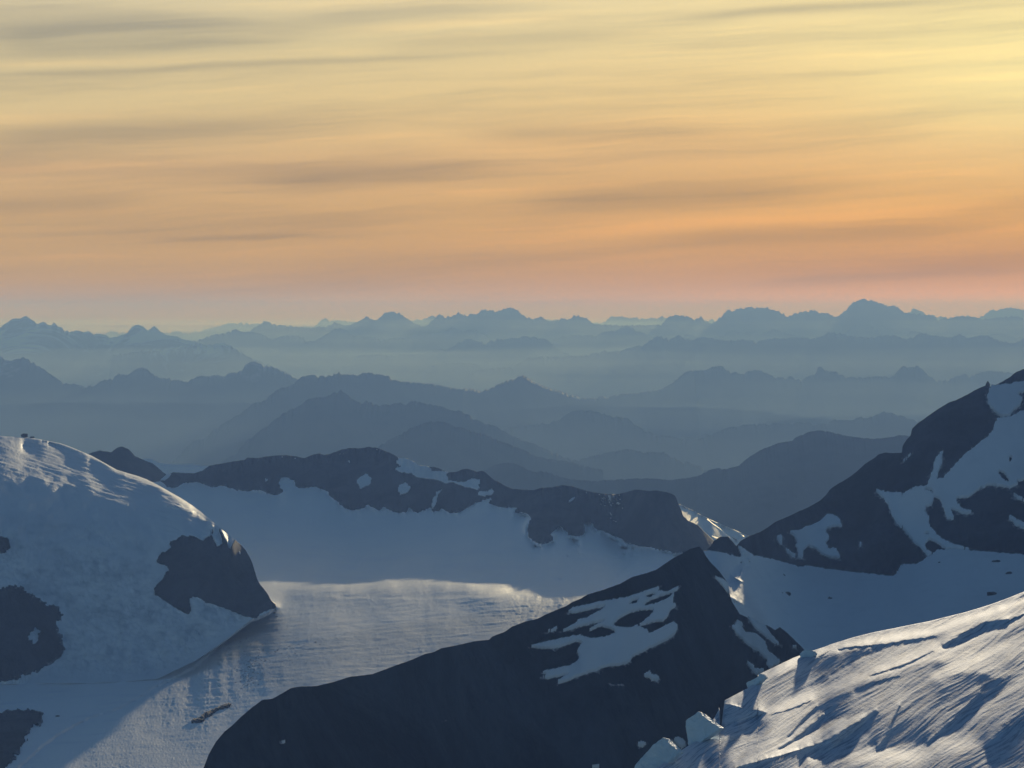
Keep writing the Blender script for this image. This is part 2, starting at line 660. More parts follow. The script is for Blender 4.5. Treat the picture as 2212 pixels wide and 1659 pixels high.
def rock_material(name, c0=(.008, .012, .020), c1=(.038, .050, .072), scale=0.02, bump=0.6, dist=4.0, dust=0.0):
    mt, n, out = material(name)
    g = n.node('ShaderNodeNewGeometry')
    mp = n.node('ShaderNodeMapping')
    n.put(mp.inputs[0], g.outputs['Position'])
    mp.inputs['Scale'].default_value = (1.0, 1.0, 0.45)
    a = n.noise(mp.outputs[0], scale, 6.0, 0.65, 0.6)
    b = n.noise(mp.outputs[0], scale * 7, 5.0, 0.7)
    col = n.mix(n.smooth(a, 0.35, 0.68), c0, c1)
    big = n.noise(mp.outputs[0], scale * 0.35, 5.0, 0.6, 0.8)
    col = n.mix(n.m('MULTIPLY', n.smooth(big, 0.5, 0.68), 0.5), col, (c1[0] * 1.25, c1[1] * 1.22, c1[2] * 1.2))
    col = n.mix(n.m('MULTIPLY', n.smooth(b, 0.45, 0.8), 0.5), col, (c0[0] * .6, c0[1] * .6, c0[2] * .6))
    at = n.node('ShaderNodeAttribute', attribute_name='bare_ice')
    fine = n.noise(g.outputs['Position'], scale * 18, 5.0, 0.75)
    thin = n.smooth(n.m('ADD', n.m('ADD', n.m('MULTIPLY', fine, 0.6), n.m('MULTIPLY', b, 0.4)), n.m('MULTIPLY', at.outputs['Fac'], 0.28)), 0.66, 0.86)
    col = n.mix(n.m('MULTIPLY', thin, 0.75), col, (.60, .63, .68))
    if dust:
        col = n.mix(n.m('MULTIPLY', n.smooth(b, 0.62, 0.78), dust), col, (.55, .58, .62))
    p = n.node('ShaderNodeBsdfPrincipled')
    n.put(p.inputs['Base Color'], col)
    p.inputs['Roughness'].default_value = 0.95
    p.inputs['Specular IOR Level'].default_value = 0.1
    bp = n.node('ShaderNodeBump')
    bp.inputs['Strength'].default_value = bump
    bp.inputs['Distance'].default_value = dist
    n.put(bp.inputs['Height'], n.m('ADD', a, n.m('MULTIPLY', b, 0.4)))
    n.put(p.inputs['Normal'], bp.outputs[0])
    n.t.links.new(p.outputs[0], out.inputs[0])
    return mt


def alpine_material(name, snowline, spread, amount):
    """far rock with snow lying on the gentler high ground"""
    mt, n, out = material(name)
    g = n.node('ShaderNodeNewGeometry')
    s = n.node('ShaderNodeSeparateXYZ')
    n.put(s.inputs[0], g.outputs['Position'])
    nr = n.node('ShaderNodeSeparateXYZ')
    n.put(nr.inputs[0], g.outputs['Normal'])
    a = n.noise(g.outputs['Position'], 0.0011, 6.0, 0.68, 0.8)
    hgt = n.smooth(s.outputs[2], snowline, snowline + spread)
    sn = n.m('ADD', n.m('MULTIPLY', hgt, 0.5), n.m('ADD', n.m('MULTIPLY', n.m('SUBTRACT', a, 0.5), 1.6),
             n.m('MULTIPLY', n.m('SUBTRACT', nr.outputs[2], 0.85), 0.9)))
    f = n.m('MULTIPLY', n.m('MULTIPLY', n.smooth(sn, 0.36, 0.50), hgt), amount)
    col = n.mix(f, (.05, .055, .05), (.72, .75, .80))
    p = n.node('ShaderNodeBsdfPrincipled')
    n.put(p.inputs['Base Color'], col)
    p.inputs['Roughness'].default_value = 0.95
    p.inputs['Specular IOR Level'].default_value = 0.05
    n.t.links.new(p.outputs[0], out.inputs[0])
    return mt


def volume_material(name, color, density, aniso, absorb):
    mt, n, out = material(name)
    v = n.node('ShaderNodeVolumePrincipled')
    v.inputs['Color'].default_value = (*color, 1)
    v.inputs['Density'].default_value = density
    v.inputs['Anisotropy'].default_value = aniso
    v.inputs['Absorption Color'].default_value = (*absorb, 1)
    n.t.links.new(v.outputs[0], out.inputs['Volume'])
    try:
        mt.cycles.homogeneous_volume = True
    except Exception:
        pass
    return mt


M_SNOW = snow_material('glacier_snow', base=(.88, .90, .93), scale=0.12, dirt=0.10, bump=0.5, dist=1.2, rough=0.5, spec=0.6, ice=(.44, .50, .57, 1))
M_DOME = snow_material('dome_snow', scale=0.10, dirt=0.16, bump=0.5, dist=1.5, rough=0.7, spec=0.15)
M_FIELD = snow_material('old_snow', scale=0.07, dirt=0.26, bump=0.3, dist=1.0, rough=0.75, spec=0.12)
M_NEAR = snow_material('wind_packed_snow', scale=0.9, dirt=0.12, bump=0.5, dist=0.12, rough=0.75, spec=0.06, stretch=(1.0, 0.35, 1.0), ice=(.36, .42, .50, 1))
M_ICE = snow_material('glacier_ice', base=(.66, .78, .82), scale=0.8, dirt=0.25, bump=0.4, dist=0.2, rough=0.7, spec=0.3)
M_ROCK = rock_material('dark_rock', scale=0.012)
M_CLIFF = rock_material('cliff_rock', c0=(.009, .014, .022), c1=(.036, .046, .064), scale=0.02)
M_RIDGE = rock_material('ridge_rock', c0=(.016, .022, .032), c1=(.056, .066, .082), scale=0.012)
M_FAR = rock_material('far_forest_rock', c0=(.035, .042, .036), c1=(.075, .08, .068), scale=0.0016, bump=0.3, dist=25.0)
M_STONE = rock_material('loose_stone', c0=(.03, .032, .034), c1=(.06, .06, .06), scale=0.5, bump=0.4, dist=0.4)

# ------------------------------------------------------------------ ground and haze
GROUND_Z = CAM_Z - 1900
ground = mesh_object('ground', [(-160000, -6000, GROUND_Z), (160000, -6000, GROUND_Z), (160000, 63500, GROUND_Z), (-160000, 63500, GROUND_Z)],
                     [(0, 1, 2, 3)], M_FAR, smooth=False)
tag(ground, 'dark forested valley floor far below the mountains', 'ground', 'structure')


def box(name, lo, hi, mat):
    x0, y0, z0 = lo
    x1, y1, z1 = hi
    v = [(x0, y0, z0), (x1, y0, z0), (x1, y1, z0), (x0, y1, z0), (x0, y0, z1), (x1, y0, z1), (x1, y1, z1), (x0, y1, z1)]
    f = [(0, 3, 2, 1), (4, 5, 6, 7), (0, 1, 5, 4), (1, 2, 6, 5), (2, 3, 7, 6), (3, 0, 4, 7)]
    return mesh_object(name, v, f, mat, smooth=False)


HAZE = volume_material('evening_haze', (.26, .465, 1.0), 5.5e-5, -0.02, (.80, .92, 1))
haze = box('haze', (-165000, -6500, GROUND_Z - 1), (165000, 64000, CAM_Z + 212), HAZE)
tag(haze, 'thin blue evening haze filling the air between the mountain ranges', 'haze', 'stuff')


def mist_bank(y0, y1, top, wave, mat, seed):
    """a closed bank of mist with a gently rolling top"""
    xs = np.linspace(-24000, 24000, 97) * (0.35 + y1 / 60000)
    ys = np.linspace(y0, y1, 10)
    X, Y = np.meshgrid(xs, ys, indexing='ij')
    Z = CAM_Z + top + wave * fbm(X / 3200, Y / 2600, 3, seed)
    ni, nj = X.shape
    Vt = np.stack([X, Y, Z], -1).reshape(-1, 3)
    Vb = np.stack([X, Y, np.full(X.shape, GROUND_Z + 2.0)], -1).reshape(-1, 3)
    n = ni * nj
    ft = grid_faces(ni, nj)[:, ::-1]
    fb = grid_faces(ni, nj) + n
    ring = [i * nj for i in range(ni)] + [(ni - 1) * nj + j for j in range(1, nj)] + [i * nj + nj - 1 for i in range(ni - 2, -1, -1)] + [j for j in range(nj - 2, 0, -1)]
    r1 = ring[1:] + ring[:1]
    wall = np.array([(a, b_, b_ + n, a + n) for a, b_ in zip(ring, r1)])
    return mesh_object('valley_mist', np.concatenate([Vt, Vb]), np.concatenate([ft, fb, wall[:, ::-1]]), mat, smooth=False)


sd_ = 200
for (y0, y1, top, dens, wave) in ((12700, 19900, -470, 0.9e-5, 160), (20000, 29600, -450, 1.2e-5, 170), (30000, 35800, -310, 4.6e-5, 80),
                                  (36100, 38700, -330, 6e-5, 60), (39200, 42700, -215, 5e-5, 60), (43100, 45800, -60, 9e-5, 40), (46600, 59500, -40, 4e-5, 40)):
    MIST = volume_material('valley_mist', (.62, .80, 1.0), dens / 3, 0.42, (0, 0, 0))
    for lower in (0, 0.22, 0.55):
        sd_ += 3
        mist = mist_bank(y0, y1, top - lower * (420 if y0 == 30000 else 260), wave * (1 + lower), MIST, sd_)
        tag(mist, 'pale mist lying low in a valley between the far ranges', 'mist', 'stuff', 'mist in the valleys between the ranges')

# ------------------------------------------------------------------ far ranges
C1 = lambda s: pts(s, 0.0, 603.5, .3472)
C2 = lambda s: pts(s, 713.2, 603.5, .3472)
C3 = lambda s: pts(s, 1443.9, 603.5, .3472)


def far_range(name, crest, Y, label, mat=M_FAR, relief=0.05, dx=1.6, drop=900.0, steep=0.55, seed=1, rough=1.8, rs=4.5, cat='mountain range'):
    """a real range: crest at its distance, spurs and gullies down the front, a back slope"""
    crest = sorted(crest)
    cx, cy = zip(*crest)
    px = np.arange(cx[0], cx[-1] + 0.1, dx)
    py = np.interp(px, cx, cy)
    py = py + rough * fbm(px / rs, px * 0 + seed * 3.3, 4, seed, 0.6) + 3.4 * rough * (0.45 - ridged(px / (rs * 2.6), px * 0 + seed * 1.7, 4, seed + 40)) * (1 - 0.5 * (seed in (28, 30, 32, 13)))
    Yc = np.interp(px, [a for a, _ in Y], [b for _, b in Y]) if isinstance(Y, list) else np.full(px.shape, float(Y))
    C = unproject(px, py, Yc)
    wn = int(22 / dx)
    zs = C[:, 2].copy()
    for _ in range(2):
        zs = np.convolve(np.pad(zs, wn, mode='edge'), np.ones(2 * wn + 1) / (2 * wn + 1), 'valid')
    run = drop / steep
    ts = np.concatenate([-np.array([1.6, 1.0, 0.6, 0.3, 0.12, 0.04]) , [0.0], np.linspace(0.03, 1.0, 26) ** 1.15])
    rows = []
    wl = run * 0.55
    for t in ts:
        d = abs(t) * run
        fade = min(1.0, abs(t) * 5.0)
        spur = ridged(C[:, 0] / wl + 0.25 * fbm(C[:, 0] / wl, px * 0 + d / wl, 2, seed), px * 0 + d / wl * 1.1 + seed * 5.1, 2, seed)
        bl = sstep(0.0, 0.035, abs(t))
        z = C[:, 2] * (1 - bl) + zs * bl - d * steep * (0.75 + 0.25 * abs(t)) + spur * relief * drop * fade * (1 if t > 0 else 0.3) - 0.10 * drop * fade
        rows.append(np.stack([C[:, 0], C[:, 1] - math.copysign(d, t), z], -1))
    V = np.stack(rows, 1)
    o = mesh_object(name, V.reshape(-1, 3), grid_faces(len(px), len(ts)), mat)
    return tag(o, label, cat, 'structure')


LA = C1('-200 350 300 352 650 345 690 320 740 335 900 345 1040 335 1100 322 1150 335 1230 325 1330 300 1420 275 1530 268 1560 275 1700 285 1850 295 1960 290 2020 240 2060 258 2100 250 2150 262') + \
     C2('0 262 45 250 90 262 150 265 300 270 450 262 520 258 540 250 560 255 590 240 630 228 660 235 760 250 1000 255 1340 250 1400 255 1600 270 1690 275 1740 235 1790 228 1840 235 1880 245 1910 235 1940 245 2050 240 2065 228 2080 240 2150 250') + \
     C3('100 255 240 260 265 242 285 255 600 255 1000 250 1400 230 1490 205 1530 182 1570 195 1610 220 1740 240 1780 232 1860 225 1920 240 1970 220 2010 185 2030 190 2080 185 2120 175 2212 188 2400 200 2700 215')
far_range('mountain_range', LA, 60000, 'palest mountain range, right on the horizon under the orange sky', seed=2, drop=1300)
LB = C1('1300 365 1450 350 1540 330 1590 300 1640 265 1680 268 1720 285 1820 290 1900 300 1940 305 2020 290 2080 270 2140 290') + \
     C2('0 290 40 275 120 285 180 260 225 235 260 252 290 258 310 240 340 212 380 206 430 210 470 240 520 270 570 298 600 290 640 250 680 222 720 235 760 225 800 207 830 225 860 225 880 212 910 225 935 195 970 188 1040 200 1080 185 1120 176 1150 182 1190 215 1230 238 1280 248 1310 235 1370 260 1440 245 1480 252 1510 230 1555 223 1575 238 1590 235 1620 265 1650 285 1720 280 1800 290 1880 285 2000 290 2060 285 2100 240 2145 225') + \
     C3('0 235 40 225 130 232 155 255 200 230 240 262 265 280 300 260 350 205 380 190 410 195 450 180 500 172 555 175 620 178 690 200 740 232 790 212 850 200 910 193 940 212 975 208 1010 225 1060 232 1090 205 1140 150 1170 138 1210 126 1270 132 1340 160 1380 170 1410 165 1440 190 1480 210 1540 212 1600 225 1640 228 1680 252 1720 240 1740 248 1830 230 1900 240 1960 250 2040 240 2140 228 2212 240 2400 255 2700 245')
far_range('mountain_range', LB, 46000, 'grey blue range with the tallest blocky peak on the skyline at right', seed=4, drop=1100)
LD = C1('1000 420 1130 400 1230 380 1330 345 1400 335 1465 312 1510 330 1600 332 1650 350 1690 380 1770 350 1870 352 1910 385 1960 385 2020 350 2080 310 2120 305 2160 315') + \
     C2('50 308 90 312 130 345 180 352 290 362 310 378 370 368 450 370 520 350 600 340 650 335 700 342 730 312 760 300 790 312 820 325 860 316 930 322 970 355 1000 380 1100 395 1250 400 1360 390 1440 355 1540 345 1620 348 1650 355 1700 330 1780 320 1845 290 1880 308 1920 325 2000 355 2100 370') + \
     C3('0 365 90 358 130 338 180 362 260 368 350 345 390 317 460 335 530 325 570 342 650 312 720 330 800 352 900 365 1090 345 1140 295 1170 286 1250 290 1300 310 1340 350 1420 370 1470 365 1510 322 1570 330 1620 345 1700 355 1850 360 2000 345 2070 340 2150 360 2212 365 2400 372 2700 360')
far_range('mountain_range', LD, 43000, 'long pale teal range of low humps just below the skyline range', seed=6, drop=1000)
LC = C1('-600 330 -400 300 -200 310 0 300 80 245 130 242 162 228 195 248 235 280 265 262 300 280 320 285 335 265 360 295 385 300 402 325 415 315 430 330 465 320 495 315 520 330 550 320 575 340 650 342 690 365 730 355 790 335 820 295 855 282 885 290 920 315 962 290 1000 325 1040 350 1100 355 1150 375 1220 390 1320 420 1500 480 1700 545')
M_ALP = alpine_material('far_snowy_rock', CAM_Z - 900, 700, 0.75)
far_range('mountain_range', LC, 38000, 'jagged far range with sharp snowy summits at the left edge', mat=M_ALP, seed=8, drop=1100, rough=0.7)
LE = C2('-80 610 30 570 100 540 160 480 210 470 400 472 435 460 510 465 550 470 590 455 640 440 760 425 800 390 870 370 930 380 975 405 1000 385 1040 372 1080 378 1120 368 1180 372 1200 350 1225 342 1250 358 1270 355 1300 370 1350 378 1390 410 1420 440 1500 470 1640 520 1800 580')
far_range('mountain_range', LE, 39000, 'hazy humped range in the middle, below the skyline peaks', seed=10, drop=1000)
LC2 = C1('700 470 850 450 1000 430 1100 420 1200 405 1215 395 1240 408 1390 400 1430 405 1470 435 1560 490 1640 520 1760 570 1900 620')
far_range('mountain_range', LC2, 35000, 'flat topped hazy range below the twin snowy summits at left', mat=M_ALP, seed=12, drop=900)
LF2 = C2('420 640 560 590 640 530 700 515 900 525 960 560 1040 600 1150 650')
far_range('mountain_range', LF2, 37500, 'faint low hill in the haze in front of the humped middle range', seed=13, drop=800, cat='hill')
LF = C2('860 590 1000 555 1140 545 1190 515 1230 490 1330 480 1400 485 1580 475 1680 455 1705 445 1735 455 1800 448 1850 430 1960 405 2010 365 2050 355 2120 370 2165 345 2190 365') + \
     C3('0 368 30 370 65 345 90 365 150 382 210 360 280 370 340 385 470 372 560 390 650 362 710 372 790 362 900 368 960 355 990 335 1050 332 1100 345 1210 362 1330 355 1420 345 1450 368 1480 375 1560 345 1600 338 1640 352 1760 365 1810 342 1870 368 1930 350 1990 355 2060 385 2140 400 2212 370 2400 340 2700 350')
far_range('mountain_range', LF, 36000, 'wide mauve grey range rising to the right across the picture', seed=14, drop=1000)
LH = C1('900 1230 1070 1140 1130 1080 1190 1010 1270 990 1330 935 1440 870 1540 805 1570 775 1640 760 1700 710 1750 675 1790 672 1840 640 1880 605 1930 592 1980 610 2000 600 2070 602') + \
     C2('25 588 60 580 95 595 160 598 200 588 245 580 280 592 350 598 390 628 480 640 640 655 700 668 780 680 880 685 940 697 990 680 1060 650 1100 630 1150 625 1180 598 1215 605 1260 635 1340 672 1400 690 1480 715 1560 735 1620 742 1660 738 1695 728 1730 735 1800 715 1850 710 1920 712 1980 695 2070 685 2120 660 2160 625') + \
     C3('0 655 40 625 90 585 155 562 180 570 230 568 270 548 310 537 345 550 370 572 470 592 490 575 540 567 600 575 640 600 700 615 770 610 830 630 870 605 920 590 925 560 945 543 970 565 1000 575 1050 580 1110 608 1210 615 1300 605 1390 608 1430 565 1460 542 1500 552 1550 537 1590 570 1620 600 1670 632 1740 628 1790 605 1850 592 1870 610 1930 585 1990 570 2100 580 2212 590 2450 600 2700 590')
LG = C1('-600 420 -300 440 -100 430 0 478 40 505 80 508 105 495 145 487 180 500 240 540 310 590 390 645 460 655 500 662 535 680 555 665 580 675 600 660 630 628 700 620 735 590 790 600 840 565 885 550 910 560 950 590 1000 622 1045 615 1100 628 1150 638 1200 625 1240 598 1270 605 1330 598 1400 605 1420 590 1500 570 1530 535 1560 515 1600 522 1650 540 1700 548 1770 580 1840 620 1920 660 2050 720 2200 800')
M_ALP2 = alpine_material('mid_snowy_rock', CAM_Z - 620, 300, 0.30)
far_range('mountain_range', LG, 25500, 'blue range at left with a pointed summit above the snow dome', mat=M_ALP2, seed=16, drop=1000)
far_range('mountain_range', LH, [(360, 20500), (1000, 22500), (1500, 28000), (2300, 29500)], 'long slate blue range crossing the middle with a small central cone', seed=18, drop=1000)
LJ = C2('900 1000 1100 925 1200 910 1320 900 1430 870 1500 825 1560 815 1640 820 1740 850 1850 865 1900 910 1960 940 2050 975') + \
     C3('0 975 80 985 190 985 280 960 340 935 430 908 560 898 690 902 840 887 920 905 1000 890 1040 872 1110 880 1180 862 1260 855 1310 835 1355 822 1410 835 1480 862 1560 880 1700 900 2000 930 2400 960')
far_range('mountain_range', LJ, 20500, 'faint blue ridge half lost in mist beside the right hand mountain', seed=20, drop=800)
LI = C1('1250 1230 1420 1110 1470 1080 1530 1010 1650 920 1760 830 1850 790 1920 745 1960 740 2020 735 2070 705') + \
     C2('40 705 70 690 110 710 150 750 200 770 230 755 270 775 310 795 340 775 400 768 470 772 500 758 540 760 640 780 720 800 800 815 870 850 950 890 1050 925 1150 980 1300 1040 1500 1120')
far_range('mountain_range', LI, 17000, 'darker blue ridge with a rough forested summit left of centre', seed=22, drop=900, rough=1.6, rs=5)
LK = C2('1200 1160 1400 1145 1500 1130 1600 1110 1720 1080 1850 1060 1960 1075 2080 1080 2212 1130') + C3('100 1150 250 1190 400 1260')
far_range('mountain_range', LK, 16500, 'low misty spur just behind the rounded dark mountain', seed=24, drop=700)
LI2 = C2('300 1040 500 930 620 885 700 890 780 915 880 945 980 970 1060 1010 1140 1040 1230 1075 1300 1110 1500 1140 1700 1190')
far_range('mountain_range', LI2, 14600, 'blue spur descending to the right behind the rocky ridge', seed=26, drop=800)
LL = C2('700 1330 850 1250 960 1190 1020 1155 1100 1142 1160 1150 1220 1180 1290 1205 1310 1190 1370 1205 1450 1235 1540 1250 1640 1255 1800 1245 1900 1240 2000 1240 2080 1245') + \
     C3('0 1252 90 1240 180 1225 250 1190 300 1175 350 1180 440 1160 460 1140 510 1100 580 1060 680 1020 770 1005 800 980 860 955 910 942 970 942 1030 955 1090 972 1180 985 1280 993 1370 985 1440 970 1490 975 1600 1000 1750 1050 1950 1120 2300 1250')
far_range('mountain_range', LL, [(950, 12600), (1500, 11400), (2300, 11400)], relief=0.03, label='rounded dark blue mountain behind the glacier at right', seed=28, drop=900, cat='mountain')

PALE = pts('120 1010 307 992 330 992 347 999 373 1003 413 1003 450 1008 520 1020 600 1035')
far_range('snow_ridge', PALE, 8600, 'pale flat snow ridge behind the gap in the rocky ridge', mat=M_FIELD, seed=30, drop=300, steep=0.3, rough=0.3, cat='ridge')
KNOB = pts('90 1040 180 985 195 979 215 973 240 977 255 966 266 964.6 278 970 291 985 307 992 330 1001 350 1018 358 1024 380 1045 420 1075')
far_range('rock_knob', KNOB, 6700, 'dark rounded rock summit just behind the snow dome', mat=M_RIDGE, dx=2.0, seed=32, drop=260, steep=0.75, rough=0.7, rs=5, cat='rock summit')

# ------------------------------------------------------------------ glacier basin and the rocky ridge above it
R4 = lambda s: pts(s, 329.2, 932.6, .2232)
R5 = lambda s: pts(s, 768.0, 932.6, .2232)
R6 = lambda s: pts(s, 1206.9, 987.5, .2232)
RC = pts('-250 1040 0 1045 200 1046 300 1046 345 1040') + R4('130 430 200 400 400 410 490 380 550 335 700 310 780 295 890 280 920 257 1030 260 1100 245 1180 238 1290 232 1390 245 1470 262 1550 230 1620 215 1660 232 1720 220 1840 175 1870 178 1890 165') + \
     R5('0 165 50 168 130 152 160 160 210 162 280 190 350 220 400 245 420 265 500 270 570 300 600 330 700 345 760 350 820 365 860 390 900 400 980 395 1030 372 1090 366 1130 378 1170 395 1220 385 1260 400 1300 440 1350 480 1400 500 1450 535 1520 560 1620 568 1720 572 1800 550 1900 545') + \
     R6('40 278 140 290 220 318 330 345 430 362 560 365 640 350 740 322 800 325 880 335 940 328 1040 345 1090 360 1130 385 1150 440 1190 530 1200 570 1250 620 1350 665 1400 720 1490 800') + pts('1560 1195 1640 1240 1760 1290')
GL = Land(RC, [(-300, 1760), (2300, 1760)], 1.9, 400, x0=-240, x1=1640, rough=0.7, rs=4.0, seed=3)
LOWB = R4('60 470 150 545 240 545 300 500 350 498 420 490 470 505 540 535 590 542 640 530 680 525 740 552 840 575 920 578 1000 568 1060 575 1100 600 1180 620 1240 605 1270 580 1260 560 1240 540 1225 500 1245 460 1250 450 1300 445 1370 480 1380 520 1390 540 1430 555 1480 545 1540 540 1580 530 1620 555 1690 585 1710 620 1760 665 1800 685 1810 710 1860 745 1900 762') + \
       R5('0 765 90 735 120 712 150 730 220 765 250 755 280 735 330 765 380 788 490 790 520 740 560 775 600 790 660 770 730 735 745 785 820 770 830 745 870 770 910 795 1000 792 1040 765 1100 735 1170 690 1230 672 1320 645 1280 690 1340 720 1420 740 1560 738 1530 785 1620 795 1680 815 1695 850 1675 880 1660 940 1670 1020 1720 1065 1800 1095 1850 1085 1920 1050 1915 1020 1895 995 1920 960 1985 930 2010 950 2055 985') + \
       R6('85 735 80 755 150 770 200 772 240 755 260 715 245 665 260 645 330 650 340 690 380 715 430 715 520 765 590 790 650 840 720 850 780 862 880 870 940 900 1050 908 1110 935 1190 940 1420 960')
ROCKPOLY = [(345, 1020)] + [(x, y - 30) for x, y in RC if 350 < x < 1545] + [(1560, 1200)] + LOWB[::-1]
rockm = area(ROCKPOLY, GL.PX, GL.PY, 2.5, 1.5, 8)
X, Y = GL.PX, GL.PY
EDGE = np.interp(GL.px, [0, 555, 700, 790, 830, 860, 930, 1000, 1060, 1110, 1250, 1640], [1254, 1253, 1255, 1258, 1254, 1257, 1251, 1253, 1267, 1274, 1276, 1290])
# depths: crest distances are set so that the ridge's own shadow ends where the basin lights up
up = sstep(0, 1, (EDGE[:, None] - Y) / 14.0)
kk = np.full(X.shape, 0.0)
flow = (X * 0.995 + Y * -0.10)
crs = (Y + X * 0.09)
streak = fbm(flow / 90, crs / 4.5, 4, 21)
streak2 = fbm(flow / 30, crs / 2.6, 3, 24)
kk = 0.018 * np.ones(X.shape)
yy = Y - EDGE[:, None]
kk += np.interp(yy, [0, 8, 22, 34, 45, 70, 95, 130, 200, 300, 420], [-.05, -.045, -.012, .006, .002, -.006, -.008, -.004, -.006, -.012, -.012])
bare0 = 0.25 * sstep(0.1, 0.6, fbm((X * .995 - Y * .1) / 120, (Y + X * .09) / 7, 4, 37))
kk -= 0.02 * stroke(pts('680 1287 760 1290 900 1291 1050 1286 1160 1282'), X, Y, 3.5)
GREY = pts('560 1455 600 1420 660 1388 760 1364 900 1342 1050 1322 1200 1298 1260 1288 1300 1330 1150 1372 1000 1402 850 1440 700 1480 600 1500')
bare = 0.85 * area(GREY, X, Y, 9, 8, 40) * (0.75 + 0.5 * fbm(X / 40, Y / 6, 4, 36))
SHADE = pts('602 1312 560 1330 540 1338 505 1366 470 1392 440 1424 415 1444 380 1462 330 1488 290 1512 240 1537 190 1552 140 1578 95 1608 60 1640 20 1672 -80 1760 -300 1760 -300 1255 500 1255')
shm = area(SHADE, X, Y, 3.0, 3.0, 30)
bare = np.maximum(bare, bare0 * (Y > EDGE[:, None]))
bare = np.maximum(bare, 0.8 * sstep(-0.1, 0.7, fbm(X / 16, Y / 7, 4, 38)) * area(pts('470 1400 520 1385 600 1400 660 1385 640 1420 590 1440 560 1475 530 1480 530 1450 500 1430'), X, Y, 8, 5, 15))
glit = fbm(X / 2.6, Y / 1.6, 2, 31)
gz = area(pts('-60 1800 60 1640 240 1540 380 1465 470 1400 560 1440 640 1470 560 1500 480 1570 430 1700 420 1800'), X, Y, 25, 0)
kk += (0.016 + 0.010 * gz) * streak + 0.012 * streak2
kk = kk * (1 - shm) + shm * (0.098 + 0.012 * streak)
kk = np.where(Y < EDGE[:, None], np.interp(EDGE[:, None] - Y, [0, 20, 70, 130, 200], [-.02, -.01, .02, .08, .12]) + 0.016 * fbm(X / 60, Y / 10, 4, 40) + 0.03 * fbm(X / 90, Y / 30, 3, 42), kk)
rk = 0.58 + 1.4 * sstep(1300, 1420, X) + 0.30 * fbm(X / 16, Y / 22, 4, 44) + 0.18 * fbm(X / 6, Y / 9, 3, 46)
kk = kk * (1 - rockm) + rk * rockm
# where each point of the light's edge sees the sun just touch the ridge: the distance the crest must have
VX = W0 / 2 + FP * math.tan(math.radians(SUN_AZ))
VY = HOR - FP * math.tan(math.radians(SUN_EL)) / math.cos(math.radians(SUN_AZ))
YE = 5100.0 * qrow(1254.0) / qrow(EDGE)
cw, dwn = [], []
for e in range(0, GL.ni, 12):
    if not 440 < GL.px[e] < 1330:
        continue
    ss = np.linspace(0.03, 0.4, 400)
    lx, ly = GL.px[e] + (VX - GL.px[e]) * ss, EDGE[e] + (VY - EDGE[e]) * ss
    hit = np.nonzero(ly < np.interp(lx, GL.px, GL.T))[0]
    if len(hit):
        cw.append(lx[hit[0]])
        dwn.append(YE[e] / (1 - ss[hit[0]]))
o_ = np.argsort(cw)
want = np.interp(GL.px, np.array(cw)[o_], np.array(dwn)[o_]) * 0.995
want = np.convolve(np.pad(want, 15, mode='edge'), np.ones(31) / 31, 'valid')
basin = (1 - rockm) * (Y < EDGE[:, None])
vis = (GL.px > 350) & (GL.px < 1450)
for it in range(4):
    GL.K = kk
    GL.solve(YE, 'row', EDGE, passes=(0, 0, 0, 1)[it], smooth=110, lateral=0.25, wmin=0.06)
    ratio = np.log(want / GL.Yd[:, 0])
    span = (qrow(EDGE) - qrow(GL.T))
    if it < 3:
        # make the shaded basin flatter or steeper until the ridge stands at the wanted distance
        kb = 0.072 + (kk[basin > 0.5].mean())
        dk = -np.median(ratio[vis]) / np.median((basin[vis] * 0 + basin[vis]).sum(1) * np.median(np.diff(GL.Q[vis], axis=1))) * kb ** 2
        kk = kk + basin * np.clip(dk, -0.05, 0.06)
        kk = np.where(basin > 0.5, np.maximum(kk, -0.035), kk)
sm = np.convolve(np.pad(ratio, 60, mode='edge'), np.ones(121) / 121, 'valid')[:, None]
frac = np.clip((EDGE[:, None] - Y) / np.maximum(EDGE - GL.T, 1)[:, None], 0, 1)
print('BASIN', np.exp(ratio[vis][::40]).round(3), float(kk[basin > 0.5].mean()))
GL.Yd *= np.exp(sm * sstep(0, 0.45, frac))
GL.fin()
onice = (1 - rockm) * (Y > EDGE[:, None] - 60)
GL.ripple(onice * (0.55 * fbm(flow / 70, crs / 5.0, 3, 151) * (1 - 0.6 * gz) + (0.12 + 0.30 * gz) * fbm(X / 3.4, Y / 2.4, 2, 153)))
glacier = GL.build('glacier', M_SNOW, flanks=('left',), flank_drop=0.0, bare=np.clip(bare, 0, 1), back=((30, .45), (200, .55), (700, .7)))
tag(glacier, 'broad glacier flowing to lower left, sunlit band between two shadows', 'glacier', 'structure')
rmask = GL.mask(ROCKPOLY, 1.6, 6)
ridge = GL.overlay('rock_ridge', rmask, M_RIDGE, 1.2, bump=1.0, bs=9.0, bare=np.clip(1.3 - 1.5 * area(ROCKPOLY, GL.PX, np.maximum(GL.PY, GL.T[:, None] + 6), 9, 3, 10), 0, 1))
tag(ridge, 'long dark rock ridge with snow patches behind the glacier', 'ridge', 'structure')
